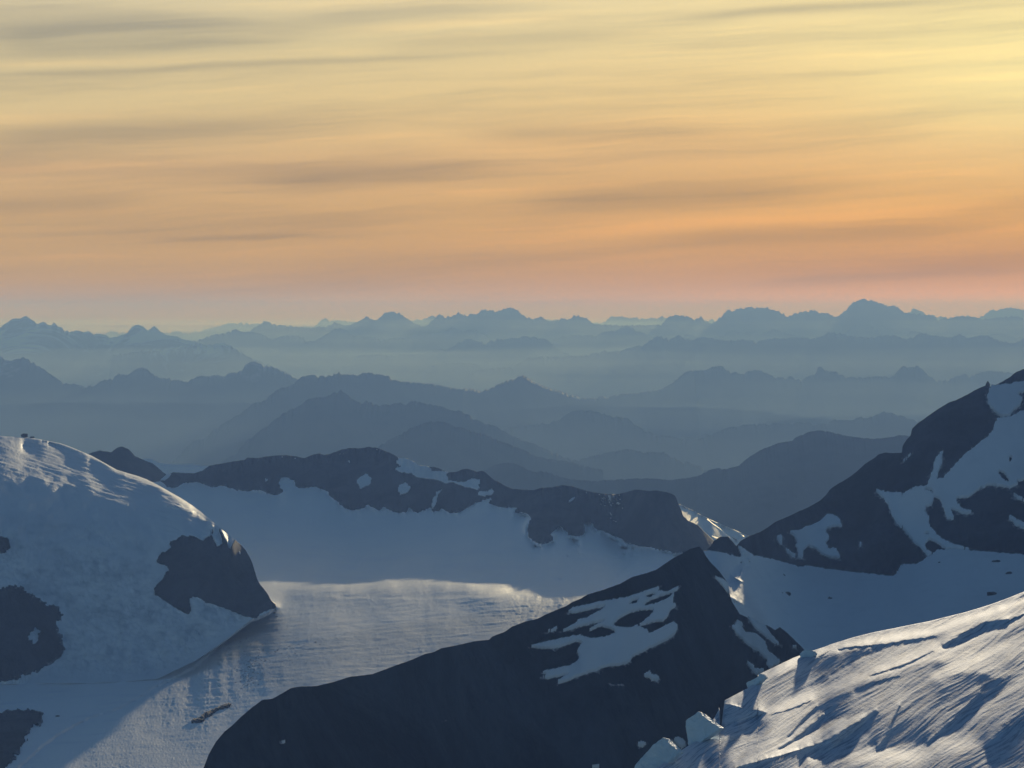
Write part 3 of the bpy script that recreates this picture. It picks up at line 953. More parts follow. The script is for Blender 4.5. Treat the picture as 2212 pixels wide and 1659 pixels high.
RIDGE_PATCHES = [
    R5('5 480 50 440 105 408 160 460 150 520 95 540 40 572 25 540 20 510'),
    R5('410 525 490 495 540 550 510 600 430 620 410 585'),
    R5('780 590 830 560 858 575 800 620 795 680 770 740 735 780 735 665 770 620'),
    R5('395 225 425 240 500 245 570 270 600 300 700 320 750 385 860 388 905 396 885 430 905 455 900 480 980 485 1010 495 1080 480 1135 457 1210 470 1215 515 1190 525 1215 550 1170 575 1110 555 1040 545 990 525 930 500 880 515 820 490 750 472 680 470 590 450 540 415 430 405 375 375 400 350 435 345 390 310 380 295 410 275'),
    R5('1175 600 1210 580 1270 575 1320 555 1345 590 1330 625 1260 640 1180 625'),
    R5('2045 705 2070 660 2130 632 2138 652 2090 690'),
    R4('1078 460 1138 464 1118 480 1120 500 1092 496'),
    R4('1880 286 1920 284 1908 314'),
    R4('-10 470 40 435 115 420 125 395 190 415 170 450 130 480 100 490 60 475 20 480'),
    R5('505 705 522 705 520 735')]
for i, p in enumerate(RIDGE_PATCHES):
    GL.overlay('snow_patch', GL.mask(p, 1.2, 5, seed=50 + i), M_FIELD, 2.6, parent=ridge)

# ------------------------------------------------------------------ snow ridge between the rock ridge and the right hand mountain
SS = Land(R6('1050 430 1170 455 1240 490 1310 520 1380 560 1450 595 1550 640 1650 680 1750 725 1850 765 1950 810 2050 860'), [(1400, 1195), (1700, 1195)], 1.0, 110, rough=0.15, seed=6)
X, Y = SS.PX, SS.PY
d = Y - SS.T[:, None]
k = 0.42 + 0.03 * fbm(X / 10, Y / 4, 3, 3)
k -= 0.40 * np.exp(-(d / 1.3) ** 2) + 0.40 * stroke(R6('1380 562 1450 610 1560 690 1640 760 1720 825'), X, Y, 1.6, taper=False) + 0.4 * area(R6('1640 745 1700 770 1750 800 1730 835 1700 830'), X, Y, 1.0) \
     + 0.35 * stroke(R6('1480 765 1550 785'), X, Y, 1.0) + 0.4 * area(R6('1760 740 1850 765 1840 785 1780 780'), X, Y, 1.2)
SS.K = k
SS.solve(8600.0, smooth=10)
o = SS.build('snow_ridge', M_FIELD)
tag(o, 'thin snow ridge with two bright sunlit edges right of the rock ridge', 'ridge', 'structure')

# ------------------------------------------------------------------ snow dome with its icefall (left)
D3 = lambda s: pts(s, 0.0, 905.2, .1736)
D4 = lambda s: pts(s, 0.0, 905.2, .3306)
D5 = lambda s: pts(s, 0.0, 1152.0, .3224)
DC = [(-240, 950), (-120, 940)] + D4('0 110 80 115 135 119 200 122 260 132 330 145 400 160 470 185 540 215 600 240 680 285 760 330 830 352 900 372 960 395 1030 430 1100 470 1180 515 1250 560 1310 605 1360 650 1400 680 1440 715 1480 745 1520 780 1560 815 1600 855 1630 905 1650 950 1665 1000 1680 1050 1695 1080 1720 1110 1750 1150 1770 1190 1800 1215 1805 1232')
DB = pts('-240 1480 0 1478 190 1476 250 1474 340 1467 420 1428 470 1395 500 1372 540 1340 560 1332 580 1322 598 1310')
LDm = Land(DC, DB, 1.45, 330, rough=0.25, rs=9, seed=5)
X, Y = LDm.PX, LDm.PY
d = Y - LDm.T[:, None]
hgt = (LDm.B - LDm.T)[:, None]
f = d / hgt
CLIFF = D4('1380 712 1398 740 1370 770 1345 778 1320 802 1295 782 1250 765 1215 772 1190 760 1150 790 1105 805 1115 840 1085 870 1050 880 1030 905 1020 935 1050 950 1090 965 1105 990 1080 1010 1060 1050 1020 1090 1003 1112 1015 1150 1060 1180 1150 1240 1232 1282 1250 1250 1240 1180 1260 1160 1300 1168 1340 1200 1400 1215 1500 1252 1600 1292 1680 1302 1700 1270 1750 1250 1790 1238 1815 1235 1825 1200 1760 1100 1700 950 1640 840 1560 770 1535 786 1528 800 1520 815 1500 850 1478 795 1462 770 1432 715 1428 730 1450 790 1452 820 1420 836 1398 795 1385 760')
ROCK2 = D5('-700 340 0 370 100 350 160 380 230 430 330 470 400 510 425 560 380 600 400 680 420 750 440 800 380 860 260 920 130 980 0 1008 -700 1010')
ROCK3 = D5('-60 10 0 20 60 40 72 100 30 136 0 132 -60 140')
ROCK4 = D5('205 705 225 665 265 640 262 690 232 720 215 730')
cm = area(CLIFF, X, Y, 2.5, 2, 8) + area(ROCK2, X, Y, 8, 6, 20)
cm = np.clip(cm, 0, 1)
topz = sstep(0.30, 0.10, f)
ice = fbm(X / 22, Y / 16, 5, 61)
ice2 = ridged(X / 16, Y / 11, 4, 64)
k = 0.40 - 0.27 * topz + (1 - topz) * (0.50 * fbm(X / 44, Y / 30, 5, 63) + 0.30 * ice + 0.55 * ridged(X / 30 + 0.4 * ice, Y / 46, 5, 68) * sstep(0.2, 0.6, f)) + topz * (-0.022 + 0.06 * fbm((X + 0.3 * Y) / 160, (Y - 0.25 * X) / 40, 3, 66))
k = k * (1 - sstep(0.84, 0.99, f)) + 0.13 * sstep(0.84, 0.99, f)
lit = np.zeros(X.shape)
for s, wd, a in [
        ('890 590 1000 565 1150 572 1250 600 1330 650', 4.5, 1.0), ('880 606 1000 600 1130 625 1240 650', 2.5, .8),
        ('1050 505 1150 545 1260 600 1350 665', 3.0, .8), ('1020 530 1120 560 1200 590', 2.0, .7), ('1250 600 1330 650 1400 700 1460 745 1500 800', 7.0, 1.1),
        ('1485 790 1492 820 1497 848', 3.0, 1.0)]:
    lit = np.maximum(lit, a * stroke(D4(s), X, Y, wd, 1.5, 20, seed=int(wd * 13), taper=False))
rim = np.exp(-(d / np.interp(X, [-240, 120, 300, 430, 500, 520], [3, 5, 7, 10, 7, .5])) ** 2) * np.interp(X, [-240, 120, 500, 518], [.5, 1, 1, 0])

fine = 0.6 + 0.55 * fbm((X * 0.95 + Y * 0.3) / 34, (Y * 0.95 - X * 0.30) / 2.6, 4, 71)
lit = np.clip(lit, 0, 1.2)
k = k * (1 - np.clip(lit, 0, 1)) + np.clip(lit, 0, 1) * (0.07 - 0.10 * np.clip(fine, 0, 1.2) * lit)
for s in ['480 262 620 300 760 350 900 400 1060 440', '1090 510 1260 555 1400 620 1560 690', '0 822 150 850 300 885 470 915', '280 330 380 345 490 345']:
    k += 0.10 * stroke(D3(s), X, Y, 1.3)
ck = np.maximum(0.6, 1.35 + 0.5 * fbm(X / 14, Y / 18, 4, 74) + 0.3 * fbm(X / 5, Y / 7, 3, 76))
k = k * (1 - rim) + rim * 0.0
k = k * (1 - cm) + cm * ck
LDm.K = k
ybase = np.array([GL.depth(x, y) for x, y in zip(LDm.px, LDm.B)]) - 4
i340 = int(np.searchsorted(LDm.px, 330))
ybase[i340:] = ybase[i340] + 0.22 * (ybase[i340:] - ybase[i340])
ybase = np.convolve(np.pad(ybase, 6, mode='edge'), np.ones(13) / 13, 'valid')
LDm.solve(ybase, 'base', lateral=0.10, wmin=0.06)
dbare = np.clip((0.50 * sstep(-0.25, 0.6, fbm(X / 34, Y / 20, 6, 67, 0.62)) + 0.40 * sstep(0.1, 0.6, ridged(X / 30 + 0.4 * ice, Y / 46, 5, 68)) * sstep(-0.2, 0.3, fbm(X / 70, Y / 50, 3, 69))) * sstep(0.22, 0.5, f + 0.10 * ice) * sstep(1.0, 0.86, f), 0, 1)
wav = fbm((X * 0.96 + Y * 0.28) / 60, (Y * 0.96 - X * 0.28) / 5.5, 4, 155) + 0.5 * fbm((X * 0.96 + Y * 0.28) / 26, (Y * 0.96 - X * 0.28) / 2.6, 3, 156)
LDm.ripple((1 - cm) * (1.6 * wav * sstep(0.36, 0.12, f + 0.10 * fbm(X / 70, Y / 40, 3, 157)) + 2.4 * fbm(X / 12, Y / 9, 4, 158) * sstep(0.3, 0.55, f) * sstep(1.0, 0.93, f)))
dome = LDm.build('snow_dome', M_DOME, flanks=('left',), flank_drop=3.0, bare=dbare, foot=(200.0, -20.0), back=((120, .07), (400, .075), (1000, .2)))
tag(dome, 'rounded snow dome with a broken icefall, left of the glacier', 'snow dome', 'structure')
cl = LDm.overlay('rock_cliff', LDm.mask(CLIFF, 1.2, 5), M_CLIFF, 1.2, parent=dome, bare=0.8 * np.clip(1.2 - 1.4 * area(CLIFF, X, Y, 10, 3, 12), 0, 1), bump=0.8, bs=7)
cl['label'] = 'dark rounded rock cliff at the dome nose'
c2 = LDm.overlay('rock_cliff', LDm.mask(ROCK2, 8, 26, holes=[ROCK4]), M_CLIFF, 1.2, parent=dome, bare=np.clip(1.5 - 1.6 * area(ROCK2, X, Y, 22, 8, 26), 0, 1), bump=0.8, bs=7)
c2['label'] = 'dark rock wall under the icefall at the left edge'
c3 = LDm.overlay('rock_cliff', LDm.mask(ROCK3, 2, 8), M_CLIFF, 1.2, parent=dome, bump=0.8, bs=7)
c3['label'] = 'small dark rock step at the left edge'
LDm.overlay('snow_patch', LDm.mask(D4('1560 872 1570 872 1574 892 1562 890'), 0.5, 4), M_FIELD, 2.6, parent=dome)

# ------------------------------------------------------------------ right hand mountain, its bowl
S7 = lambda s: pts(s, 1590.9, 795.5, .28075)
P7 = lambda s: pts(s, 1042.3, 1097.2, .3472)
B8 = lambda s: pts(s, 1481.2, 987.5, .4048)
MC = pts('1490 1225 1518 1196 1535 1180 1542 1168 1556 1159.5 1573 1159 1584 1172 1591 1180') + S7('30 1328 100 1290 180 1260 240 1225 300 1180 400 1140 480 1100 560 1065 640 1020 690 975 720 930 780 890 850 850 920 800 990 735 1060 690 1090 665 1140 648 1200 652 1272 650 1278 600 1310 545 1342 515 1350 465 1400 420 1470 370 1540 320 1640 260 1690 245 1780 200 1850 160 1915 132 1960 142 2000 125 2050 100 2100 70 2150 30 2212 5') + pts('2290 760 2400 715 2480 690')
RMl = Land(MC, [(1490, 1470), (2480, 1470)], 1.9, 330, rough=0.9, rs=5, seed=9)
X, Y = RMl.PX, RMl.PY
BOWL = B8('92 506 140 505 250 530 300 540 272 478 285 478 320 500 365 530 440 545 520 565 610 592 650 585 750 600 880 617 1010 630 1110 640 1130 610 1150 575 1230 575 1260 560 1310 525 1340 500 1380 500 1430 495 1540 505 1805 525') + pts('2500 1230 2500 1500 1480 1500 1480 1260')
MS = [
    S7('400 1265 430 1262 510 1250 520 1232 570 1225 640 1190 670 1160 700 1130 760 1140 795 1170 815 1225 740 1225 695 1240 690 1275 715 1300 700 1330 690 1360 710 1390 770 1400 785 1430 800 1470 690 1455 640 1430 600 1390 545 1378 515 1410 512 1470 470 1460 470 1420 455 1380 460 1340 440 1300'),
    S7('305 1298 355 1298 355 1365 335 1360 315 1330'),
    S7('1066 935 1110 952 1180 965 1290 968 1340 940 1380 920 1440 920 1465 905 1480 870 1490 830 1510 790 1515 745 1530 700 1580 650 1594 636 1580 700 1585 740 1560 790 1555 840 1545 862 1590 855 1610 830 1640 800 1700 730 1760 670 1850 600 1920 545 1960 500 1990 430 2000 390 2100 385 2212 330 2500 300 2500 850 2212 860 2180 900 2100 930 2060 920 1960 905 1880 930 1800 990 1700 1010 1690 1030 1740 1090 1850 1115 1760 1130 1700 1110 1650 1090 1684 1175 1615 1165 1600 1110 1580 1060 1560 1010 1520 1000 1510 1060 1460 1075 1455 1110 1480 1150 1485 1220 1530 1270 1580 1320 1640 1350 1750 1385 1880 1420 1700 1460 1480 1470 1420 1390 1360 1350 1310 1280 1230 1200 1190 1130 1165 1060 1130 1010 1075 960'),
    S7('1955 142 2100 130 2212 108 2500 60 2500 150 2212 190 2170 205 2200 240 2190 285 2150 320 2100 370 2040 380 1985 350 1940 290 1925 220'),
    S7('938 1352 962 1352 968 1376 944 1382'),
    S7('1262 738 1338 660 1352 660 1284 732'),
    S7('2100 1130 2160 1170 2212 1200 2500 1260 2500 1300 2212 1250 2140 1210 2095 1170'),
    S7('2110 960 2212 1010 2500 1080 2500 1110 2212 1032 2150 1012'),
    S7('368 1368 400 1410 450 1440 462 1470 420 1452 385 1420')]
HOLES = [S7('2018 800 2050 810 2085 850 2090 880 2060 870 2030 835'), S7('2100 690 2120 690 2115 730 2102 730'), S7('2155 880 2212 875 2212 890 2170 895'),
         S7('1455 1350 1490 1325 1530 1345 1570 1370 1605 1410 1590 1450 1540 1440 1500 1425 1460 1405'), S7('1440 1275 1470 1275 1482 1295 1450 1290'), S7('1445 935 1480 938 1520 965 1526 975 1500 960 1450 942')]
bowlm = area(BOWL, X, Y, 3, 1.5, 8)
snm = bowlm.copy()
for p in MS:
    snm = np.maximum(snm, area(p, X, Y, 2, 1.5, 8))
k = 0.62 + 0.38 * fbm(X / 20, Y / 26, 4, 81) + 0.25 * fbm((X + Y) / 9, (Y - X) / 14, 4, 84)
k = k * (1 - snm) + snm * (0.50 + 0.12 * fbm(X / 22, Y / 14, 4, 86))
bk = np.interp(Y - X * 0.04, [1090, 1140, 1200, 1300, 1400], [.22, .18, .15, .13, .13]) + 0.04 * fbm(X / 26, Y / 10, 4, 88)
k = k * (1 - bowlm) + (bk + 0.09 * fbm(X / 40, Y / 16, 5, 89)) * bowlm
STRIP = [P7('1585 238 1640 262 1692 290 1686 345 1660 330 1640 300'), P7('1535 395 1600 365 1655 385 1668 430 1640 480 1600 470 1560 440'),
         P7('1475 465 1540 468 1640 490 1720 560 1752 640 1762 708 1700 665 1600 605 1530 555')]
slit = np.zeros(X.shape)
for i, p in enumerate(STRIP):
    slit = np.maximum(slit, area(p, X, Y, 2.5, 3, 9, seed=90 + i))
pass_ = area(P7('1370 285 1560 310 1640 320 1640 400 1520 480 1440 430'), X, Y, 3)
band = fbm((X * 0.8 + Y * 0.6) / 18, (Y * 0.8 - X * 0.6) / 3.0, 4, 95)
k = np.where(pass_ > 0.5, 0.09, k)
k = k * (1 - slit) + slit * (0.0 + 0.06 * band)
RMl.K = k
RMl.solve(np.interp(RMl.px, [1490, 1591, 1700, 1800, 2212, 2480], [3300, 3380, 3750, 3850, 3900, 3950]), passes=1, lateral=0.15, wmin=0.13)
thin = np.zeros(X.shape)
for p in MS:
    thin = np.maximum(thin, area(p, X, Y, 12, 4, 12))
for q_ in HOLES:
    thin *= 1 - area(q_, X, Y, 2, 1, 6)
mount = RMl.build('rock_mountain', M_ROCK, flanks=('right',), flank_drop=4.0, bare=np.clip(1.6 * thin, 0, 1))
tag(mount, 'dark rocky mountainside with hanging snow patches at the right edge', 'mountain', 'structure')
bowl = RMl.overlay('snow_bowl', RMl.mask(BOWL, 1.5, 7), M_FIELD, 2.2)
tag(bowl, 'shaded snow bowl between the dark peak and the right hand mountain', 'snowfield', 'structure')
for i, p in enumerate(MS):
    RMl.overlay('snow_patch', RMl.mask(p, 1.8, 7, seed=100 + i, holes=HOLES if i == 2 else ()) & (bowlm < 0.5), M_FIELD, 3.0, parent=mount)

# ------------------------------------------------------------------ dark peak in front
PC = pts('200 1800 300 1760') + pts('150 1510 180 1430 220 1360 270 1300 320 1260 370 1210 430 1160 490 1115 550 1108 600 1080 660 1045 720 1036 800 1035 900 1012 1000 980 1050 975 1130 965 1250 920 1350 885 1430 850 1490 835 1530 815 1630 795 1720 775 1810 765', 384.0, 1097.2, .372) + \
     P7('60 800 140 770 180 740 270 705 340 690 400 660 520 610 560 585 620 560 650 540 750 510 860 470 930 430 1020 405 1080 385 1130 350 1190 310 1240 285 1290 255 1350 240 1370 262 1390 300 1420 340 1470 390 1528 470 1530 500 1550 580 1600 660 1680 695 1740 722 1780 734 1820 760 1850 742 1890 772 1950 830 2015 895') + pts('1790 1470 1850 1560')
DP = Land(PC, [(200, 1830), (1400, 1760), (1850, 1760)], 1.9, 240, rough=0.7, rs=5, seed=12)
X, Y = DP.PX, DP.PY
PB = P7('525 660 560 630 740 590 890 565 1030 520 1110 493 1090 520 1150 528 1225 490 1215 515 1150 545 1195 535 1185 590 1215 615 1170 640 1150 690 1120 715 1110 720 1100 760 1130 740 1190 715 1220 740 1200 790 1150 830 1080 860 1000 900 940 930 900 975 840 985 770 990 700 1020 600 1050 540 1080 455 1105 470 1080 500 1060 540 1040 400 1070 360 1060 400 1045 360 1030 440 1010 540 990 590 960 600 930 585 900 600 870 620 850 580 835 530 855 440 880 350 880 285 868 400 840 560 805 600 800 640 780 680 750 755 710 700 720 620 740 520 770 465 778 520 755 585 720 590 705 650 690 740 640 765 620 720 625 640 645 560 660')
PH = [P7('810 735 850 690 910 660 980 640 1065 637 1040 680 980 730 930 750 860 750'), P7('610 800 680 765 740 742 800 760 830 785 760 810 680 820'),
      P7('1000 612 1040 580 1120 550 1190 535 1150 572 1080 602 1020 617'), P7('905 607 940 580 972 575 952 602'), P7('1000 557 1050 539 1082 543 1040 565'),
      P7('970 742 1060 715 1120 712 1100 762 1040 788 1025 765')]
DPS = [(PB, PH), (P7('390 778 440 755 468 743 460 768 430 776'), ()), (P7('998 1045 1040 1020 1052 1040 1102 1055 1095 1082 1050 1080 1032 1060 1010 1055'), ()),
       (P7('785 1092 830 1104 800 1107'), ()), (P7('836 1100 878 1098 850 1112'), ()), (P7('962 1475 985 1456 1022 1470 1000 1492 972 1492'), ()),
       (P7('676 1614 720 1603 738 1620 700 1628'), ()), (P7('1175 1445 1225 1433 1275 1470 1240 1505'), ()),
       (P7('1545 740 1565 735 1580 705 1600 710 1628 742 1605 738 1640 780 1700 790 1760 840 1780 900 1860 960 1790 1005 1765 975 1770 950 1720 900 1680 880 1620 830 1580 790'), ()),
       (P7('1636 956 1680 980 1700 1010 1740 1005 1764 1022 1700 1044 1670 1010'), ()), (P7('1436 428 1490 445 1530 475 1545 520 1540 560 1500 500'), ()),
       (P7('1640 672 1700 712 1760 740 1800 800 1862 862 1830 852 1790 830 1730 780 1690 752'), ()), (P7('1922 868 1948 860 1954 880 1930 878'), ()),
       (pts('588 1367 632 1356 618 1372', 384.0, 1097.2, .372), ()), (pts('1535 1240 1560 1228 1562 1238', 384.0, 1097.2, .372), ())]
sm_ = np.zeros(X.shape)
for p, h in DPS[:1]:
    sm_ = area(p, X, Y, 2, 1, 8)
k = np.maximum(0.35, 0.85 + 0.6 * ridged(X / 60, Y / 80, 5, 111) + 0.4 * fbm(X / 14, Y / 18, 4, 114))
k = k * (1 - 0.7 * sm_) + 0.7 * sm_ * 0.5
DP.K = k
DP.solve(np.interp(DP.px, [200, 445, 1000, 1500, 1575, 1850], [1950, 2100, 2350, 2550, 2550, 2400]))
thin = np.zeros(X.shape)
for p, h in DPS:
    thin = np.maximum(thin, area(p, X, Y, 9, 4, 12))
for q_ in PH:
    thin *= 1 - area(q_, X, Y, 2, 1, 6)
peak = DP.build('dark_peak', M_ROCK, bare=np.clip(1.6 * thin, 0, 1))
tag(peak, 'dark triangular rock peak in the middle foreground with one large snow patch', 'peak', 'structure')
for i, (p, h) in enumerate(DPS):
    DP.overlay('snow_patch', DP.mask(p, 1.0, 6, seed=120 + i, holes=h), M_FIELD, 2.0, parent=peak)

# ------------------------------------------------------------------ near snow slope (lower right)
F10 = lambda s: pts(s, 1344.1, 1371.5, .2108)
FC = pts('1250 1760 1360 1700') + F10('350 1364 580 1200 670 1140 830 1045 1000 952 1016 940 1008 880 985 800') [:6] + pts('1551.5 1535 1554 1521 1565 1513') + F10('1280 548 1385 480') + pts('1637 1458') + F10('1550 332 1740 240 1900 180 2100 112') + \
     B8('770 1000 900 960 1000 935 1100 915 1200 895 1300 875 1400 850 1500 825 1600 795 1700 760 1805 718') + pts('2300 1240 2420 1200')
FC = sorted(FC)
FS = Land(FC, [(1250, 1800), (2420, 1800)], 1.3, 400, rough=0.35, rs=10, seed=15)
X, Y = FS.PX, FS.PY
d = Y - FS.T[:, None]
fl = X * 0.84 - Y * 0.54
cr = Y * 0.84 + X * 0.54
bend = 14 * fbm(X / 160, Y / 120, 2, 131)
F9 = lambda t: pts(t, 1481.2, 1261.8, .3303)
s1 = fbm(fl / 70, (cr + bend) / 5.5, 4, 133)
s2 = fbm(fl / 34, (cr + bend) / 1.7, 4, 137)
s3 = fbm(fl / 120, (cr + bend) / 16, 3, 139)
sx_ = X + 3 * s3
sun_ = np.full(X.shape, 0.055)
for p, v, sf in [
        ('250 780 480 650 650 580 900 470 1300 402 1200 450 1100 500 1000 570 900 640 780 700 650 770 540 830 450 870 230 920', .004, 4),
        ('960 720 1150 640 1400 560 1600 500 1760 520 1650 600 1900 580 2030 620 2130 590 2060 700 1950 800 1850 900 1700 1000 1550 1072 1280 1075 1200 1060 1190 990 1150 940 1240 850 1100 860 950 880 880 800', .004, 5),
        ('1960 1050 2090 920 2212 820 2600 600 2600 1500 2040 1500 2020 1202', .004, 4),
        ('-500 1300 0 1060 220 950 440 880 530 905 500 960 400 1050 370 1130 300 1202 200 1400 -500 1400', .006, 3)]:
    m = area(F9(p), X, Y, sf, 7, 22)
    sun_ = sun_ * (1 - m) + (v + 0.018) * m
for p, v, wd in [('480 605 620 545 750 495 900 440 1000 408 1200 375 1400 345 1640 300 1900 210 2212 100 2500 0', .11, 9),
                 ('530 850 800 742 1100 622 1400 512 1700 392 2000 292 2212 190 2500 60', .095, 13),
                 ('1660 610 1760 545 1900 490 2212 370 2500 250', .085, 14), ('1550 1090 1800 925 2000 770 2212 630 2500 450', .095, 12),
                 ('360 1180 480 1030 620 920 800 815', .085, 12), ('540 1132 640 1105 740 1080', .13, 4), ('440 868 330 908 220 945', .13, 2.5),
                 ('700 1150 1000 1140 1500 1120 1850 1040', .11, 22), ('900 1060 1050 1000 1150 960', .09, 12), ('620 1050 760 1000 860 940', .1, 5)]:
    m = np.clip(stroke(F9(p), X, Y, wd, 5, 40, taper=False), 0, 1)
    sun_ = sun_ * (1 - m) + np.maximum(v * 0.85, sun_) * m
amp = 0.35 + 0.65 * sstep(0.0, 0.07, sun_)
sun_ = sun_ + amp * (0.030 * s1 + 0.024 * s2 + 0.02 * s3)
k = 0.079 - sun_ + 0.019
for t_, wd in [('670 1000 780 880 860 800', 2.0), ('610 1075 700 1022 780 962 905 855', 3.4), ('735 1095 950 1022 1100 932 1245 838', 4.4),
               ('1255 1064 1320 1000 1340 930 1400 800', 2.0), ('1585 1034 1750 900 1925 715', 2.4), ('1975 1056 2100 960 2230 890', 2.0),
               ('1685 404 1850 320 1960 262 2105 238', 3.6), ('1200 604 1450 522 1620 440', 1.0), ('2050 270 2212 195', 1.3), ('1000 430 1300 398 1640 340', 0.9),
               ('560 855 700 815 830 760', 1.0), ('1100 700 1250 640 1400 600', 0.8)]:
    k += 0.14 * stroke(F9(t_), X, Y, wd * 1.15, 2.5, 14)
CLF = F9('545 1142 740 1086 960 1022 1100 934 1180 890 1100 960 1000 1040 935 1092 780 1112 752 1172 735 1202 720 1400 200 1400 330 1202 450 1170')
k += 0.5 * area(CLF, X, Y, 1.0, 1, 10)
FACE = F9('208 790 216 870 236 930 330 902 440 868 520 840 420 820 300 790')
k += 0.5 * area(FACE, X, Y, 1.5, 1, 8)
FS.K = np.clip(k, -0.066, 0.9)
FS.solve(np.interp(FS.px, [1250, 1418, 1560, 1750, 2212, 2420], [640, 690, 780, 900, 1050, 1120]))
FS.ripple(0.040 * fbm(fl / 60, (cr + bend) / 3.6, 4, 161) + 0.026 * fbm(fl / 22, (cr + bend) / 2.4, 3, 163) + 0.10 * fbm(fl / 110, (cr + bend) / 11, 3, 165))
crust = sstep(-0.05, 0.38, 0.9 * s2 + 0.6 * s1 + 0.25 * s3)
crust = np.clip(1.0 * crust + 0.35 * sstep(0.0, 0.5, fbm(fl / 14, cr / 1.5, 2, 141)), 0, 1) * (1 - 0.6 * np.exp(-(d / 12) ** 2))
slope = FS.build('snow_slope', M_NEAR, bare=crust, flanks=('right',), back=((2, .9), (12, 1.1), (120, 1.3)))
tag(slope, 'near windblown snow slope with crevasses filling the lower right corner', 'snow slope', 'structure')

# ------------------------------------------------------------------ ice blocks on the broken edge
random.seed(5)


def ice_block(outline, Y, depth, label, seed):
    """a block of glacier ice: front face with real thickness, chipped edges"""
    bm = bmesh.new()
    p = unproject(np.array([a for a, _ in outline]), np.array([b for _, b in outline]), Y)
    c = p.mean(0)
    fr = []
    r = random.Random(seed)
    for q in p:
        fr.append(bm.verts.new((q[0], q[1] + 0.35 * (q[2] - c[2]) + r.uniform(-.25, .25), q[2])))
    bk = []
    for q in p:
        bk.append(bm.verts.new((c[0] + (q[0] - c[0]) * 0.93 + depth * 0.35, q[1] + depth + 0.35 * (q[2] - c[2]) + r.uniform(-.4, .4), c[2] + (q[2] - c[2]) * 0.93 - depth * 0.12)))
    n = len(fr)
    bm.faces.new(fr)
    bm.faces.new(bk[::-1])
    for i in range(n):
        bm.faces.new((fr[(i + 1) % n], fr[i], bk[i], bk[(i + 1) % n]))
    bmesh.ops.recalc_face_normals(bm, faces=bm.faces)
    bmesh.ops.bevel(bm, geom=[e for e in bm.edges], offset=0.10, segments=2, affect='EDGES', clamp_overlap=True)
    bmesh.ops.triangulate(bm, faces=bm.faces)
    for _ in range(3):
        bmesh.ops.subdivide_edges(bm, edges=[e for e in bm.edges if e.calc_length() > 0.5], cuts=1, use_grid_fill=False)
        bmesh.ops.triangulate(bm, faces=bm.faces)
    bm.normal_update()
    co = np.array([v.co[:] for v in bm.verts])
    nn = fbm(co[:, 0] / 1.6 + seed, co[:, 2] / 1.9, 4, seed) + 0.5 * fbm(co[:, 0] / 0.5, co[:, 2] / 1.5 + co[:, 1], 3, seed + 3)
    for v, h in zip(bm.verts, nn):
        v.co += v.normal * float(h) * 0.36
    org = Vector((float(c[0]), float(c[1]), float(p[:, 2].min())))
    for v in bm.verts:
        v.co -= org
    me = bpy.data.meshes.new('ice_block')
    bm.to_mesh(me)
    bm.free()
    me.materials.append(M_ICE)
    for q in me.polygons:
        q.use_smooth = False
    o = link(bpy.data.objects.new('ice_block', me))
    o.location = org
    return tag(o, label, 'ice block', 'thing', 'ice blocks on the broken edge of the near snow slope')


def fsY(px, py):
    return FS.depth(px, max(py, float(np.interp(px, FS.px, FS.T)) + 1))


ice_block(F10('90 1420 130 1330 200 1250 310 1140 425 1055 470 1102 530 1152 590 1205 480 1300 300 1440'), fsY(1440, 1640) - 1.0, 4.0, 'slanting ice block at the bottom edge, lowest of the broken row', 1)
ice_block(F10('650 895 680 860 785 792 830 832 900 888 950 922 1005 955 850 1060 690 1160 672 1120 665 1050 650 960'), fsY(1520, 1600) - 1.0, 4.0, 'tall pointed ice block standing alone against the dark peak', 2)
ice_block(F10('1268 492 1310 466 1390 432 1402 402 1440 400 1470 440 1380 500 1295 545 1282 540'), fsY(1630, 1475) - 0.8, 3.0, 'thin tilted ice slab high on the snow slope edge', 3)
ice_block(F10('1818 200 1832 172 1880 152 1925 150 1952 158 1968 180 1960 215 1900 230 1830 235'), fsY(1745, 1420) + 1.0, 3.5, 'small rounded ice lump on the crest where the slope meets the bowl', 4)


# ------------------------------------------------------------------ loose rocks
def boulder(land, px, py, wpx, hpx, label, cat='boulder', seed=0, group=None, sink=0.25, mat=M_STONE):
    p = land.point(px, py)
    sc = p[1] / FP
    bm = bmesh.new()
    bmesh.ops.create_icosphere(bm, subdivisions=3, radius=1.0)
    r = np.random.default_rng(seed)
    off = r.uniform(0, 50, 3)
    for v in bm.verts:
        u = v.co.copy()
        n = float(fbm(np.array(u.x * 1.2 + off[0]), np.array(u.z * 1.4 + u.y + off[1]), 3, seed))
        v.co = Vector((u.x * wpx * sc * 0.5, u.y * wpx * sc * 0.4, u.z * hpx * sc * 0.5)) * (1 + 0.55 * n)
    me = bpy.data.meshes.new('boulder')
    bm.to_mesh(me)
    bm.free()
    me.materials.append(mat)
    o = link(bpy.data.objects.new(cat.replace(' ', '_'), me))
    o.location = (float(p[0]), float(p[1]), float(p[2]) + hpx * sc * (0.5 - sink))
    return tag(o, label, cat, 'thing', group)


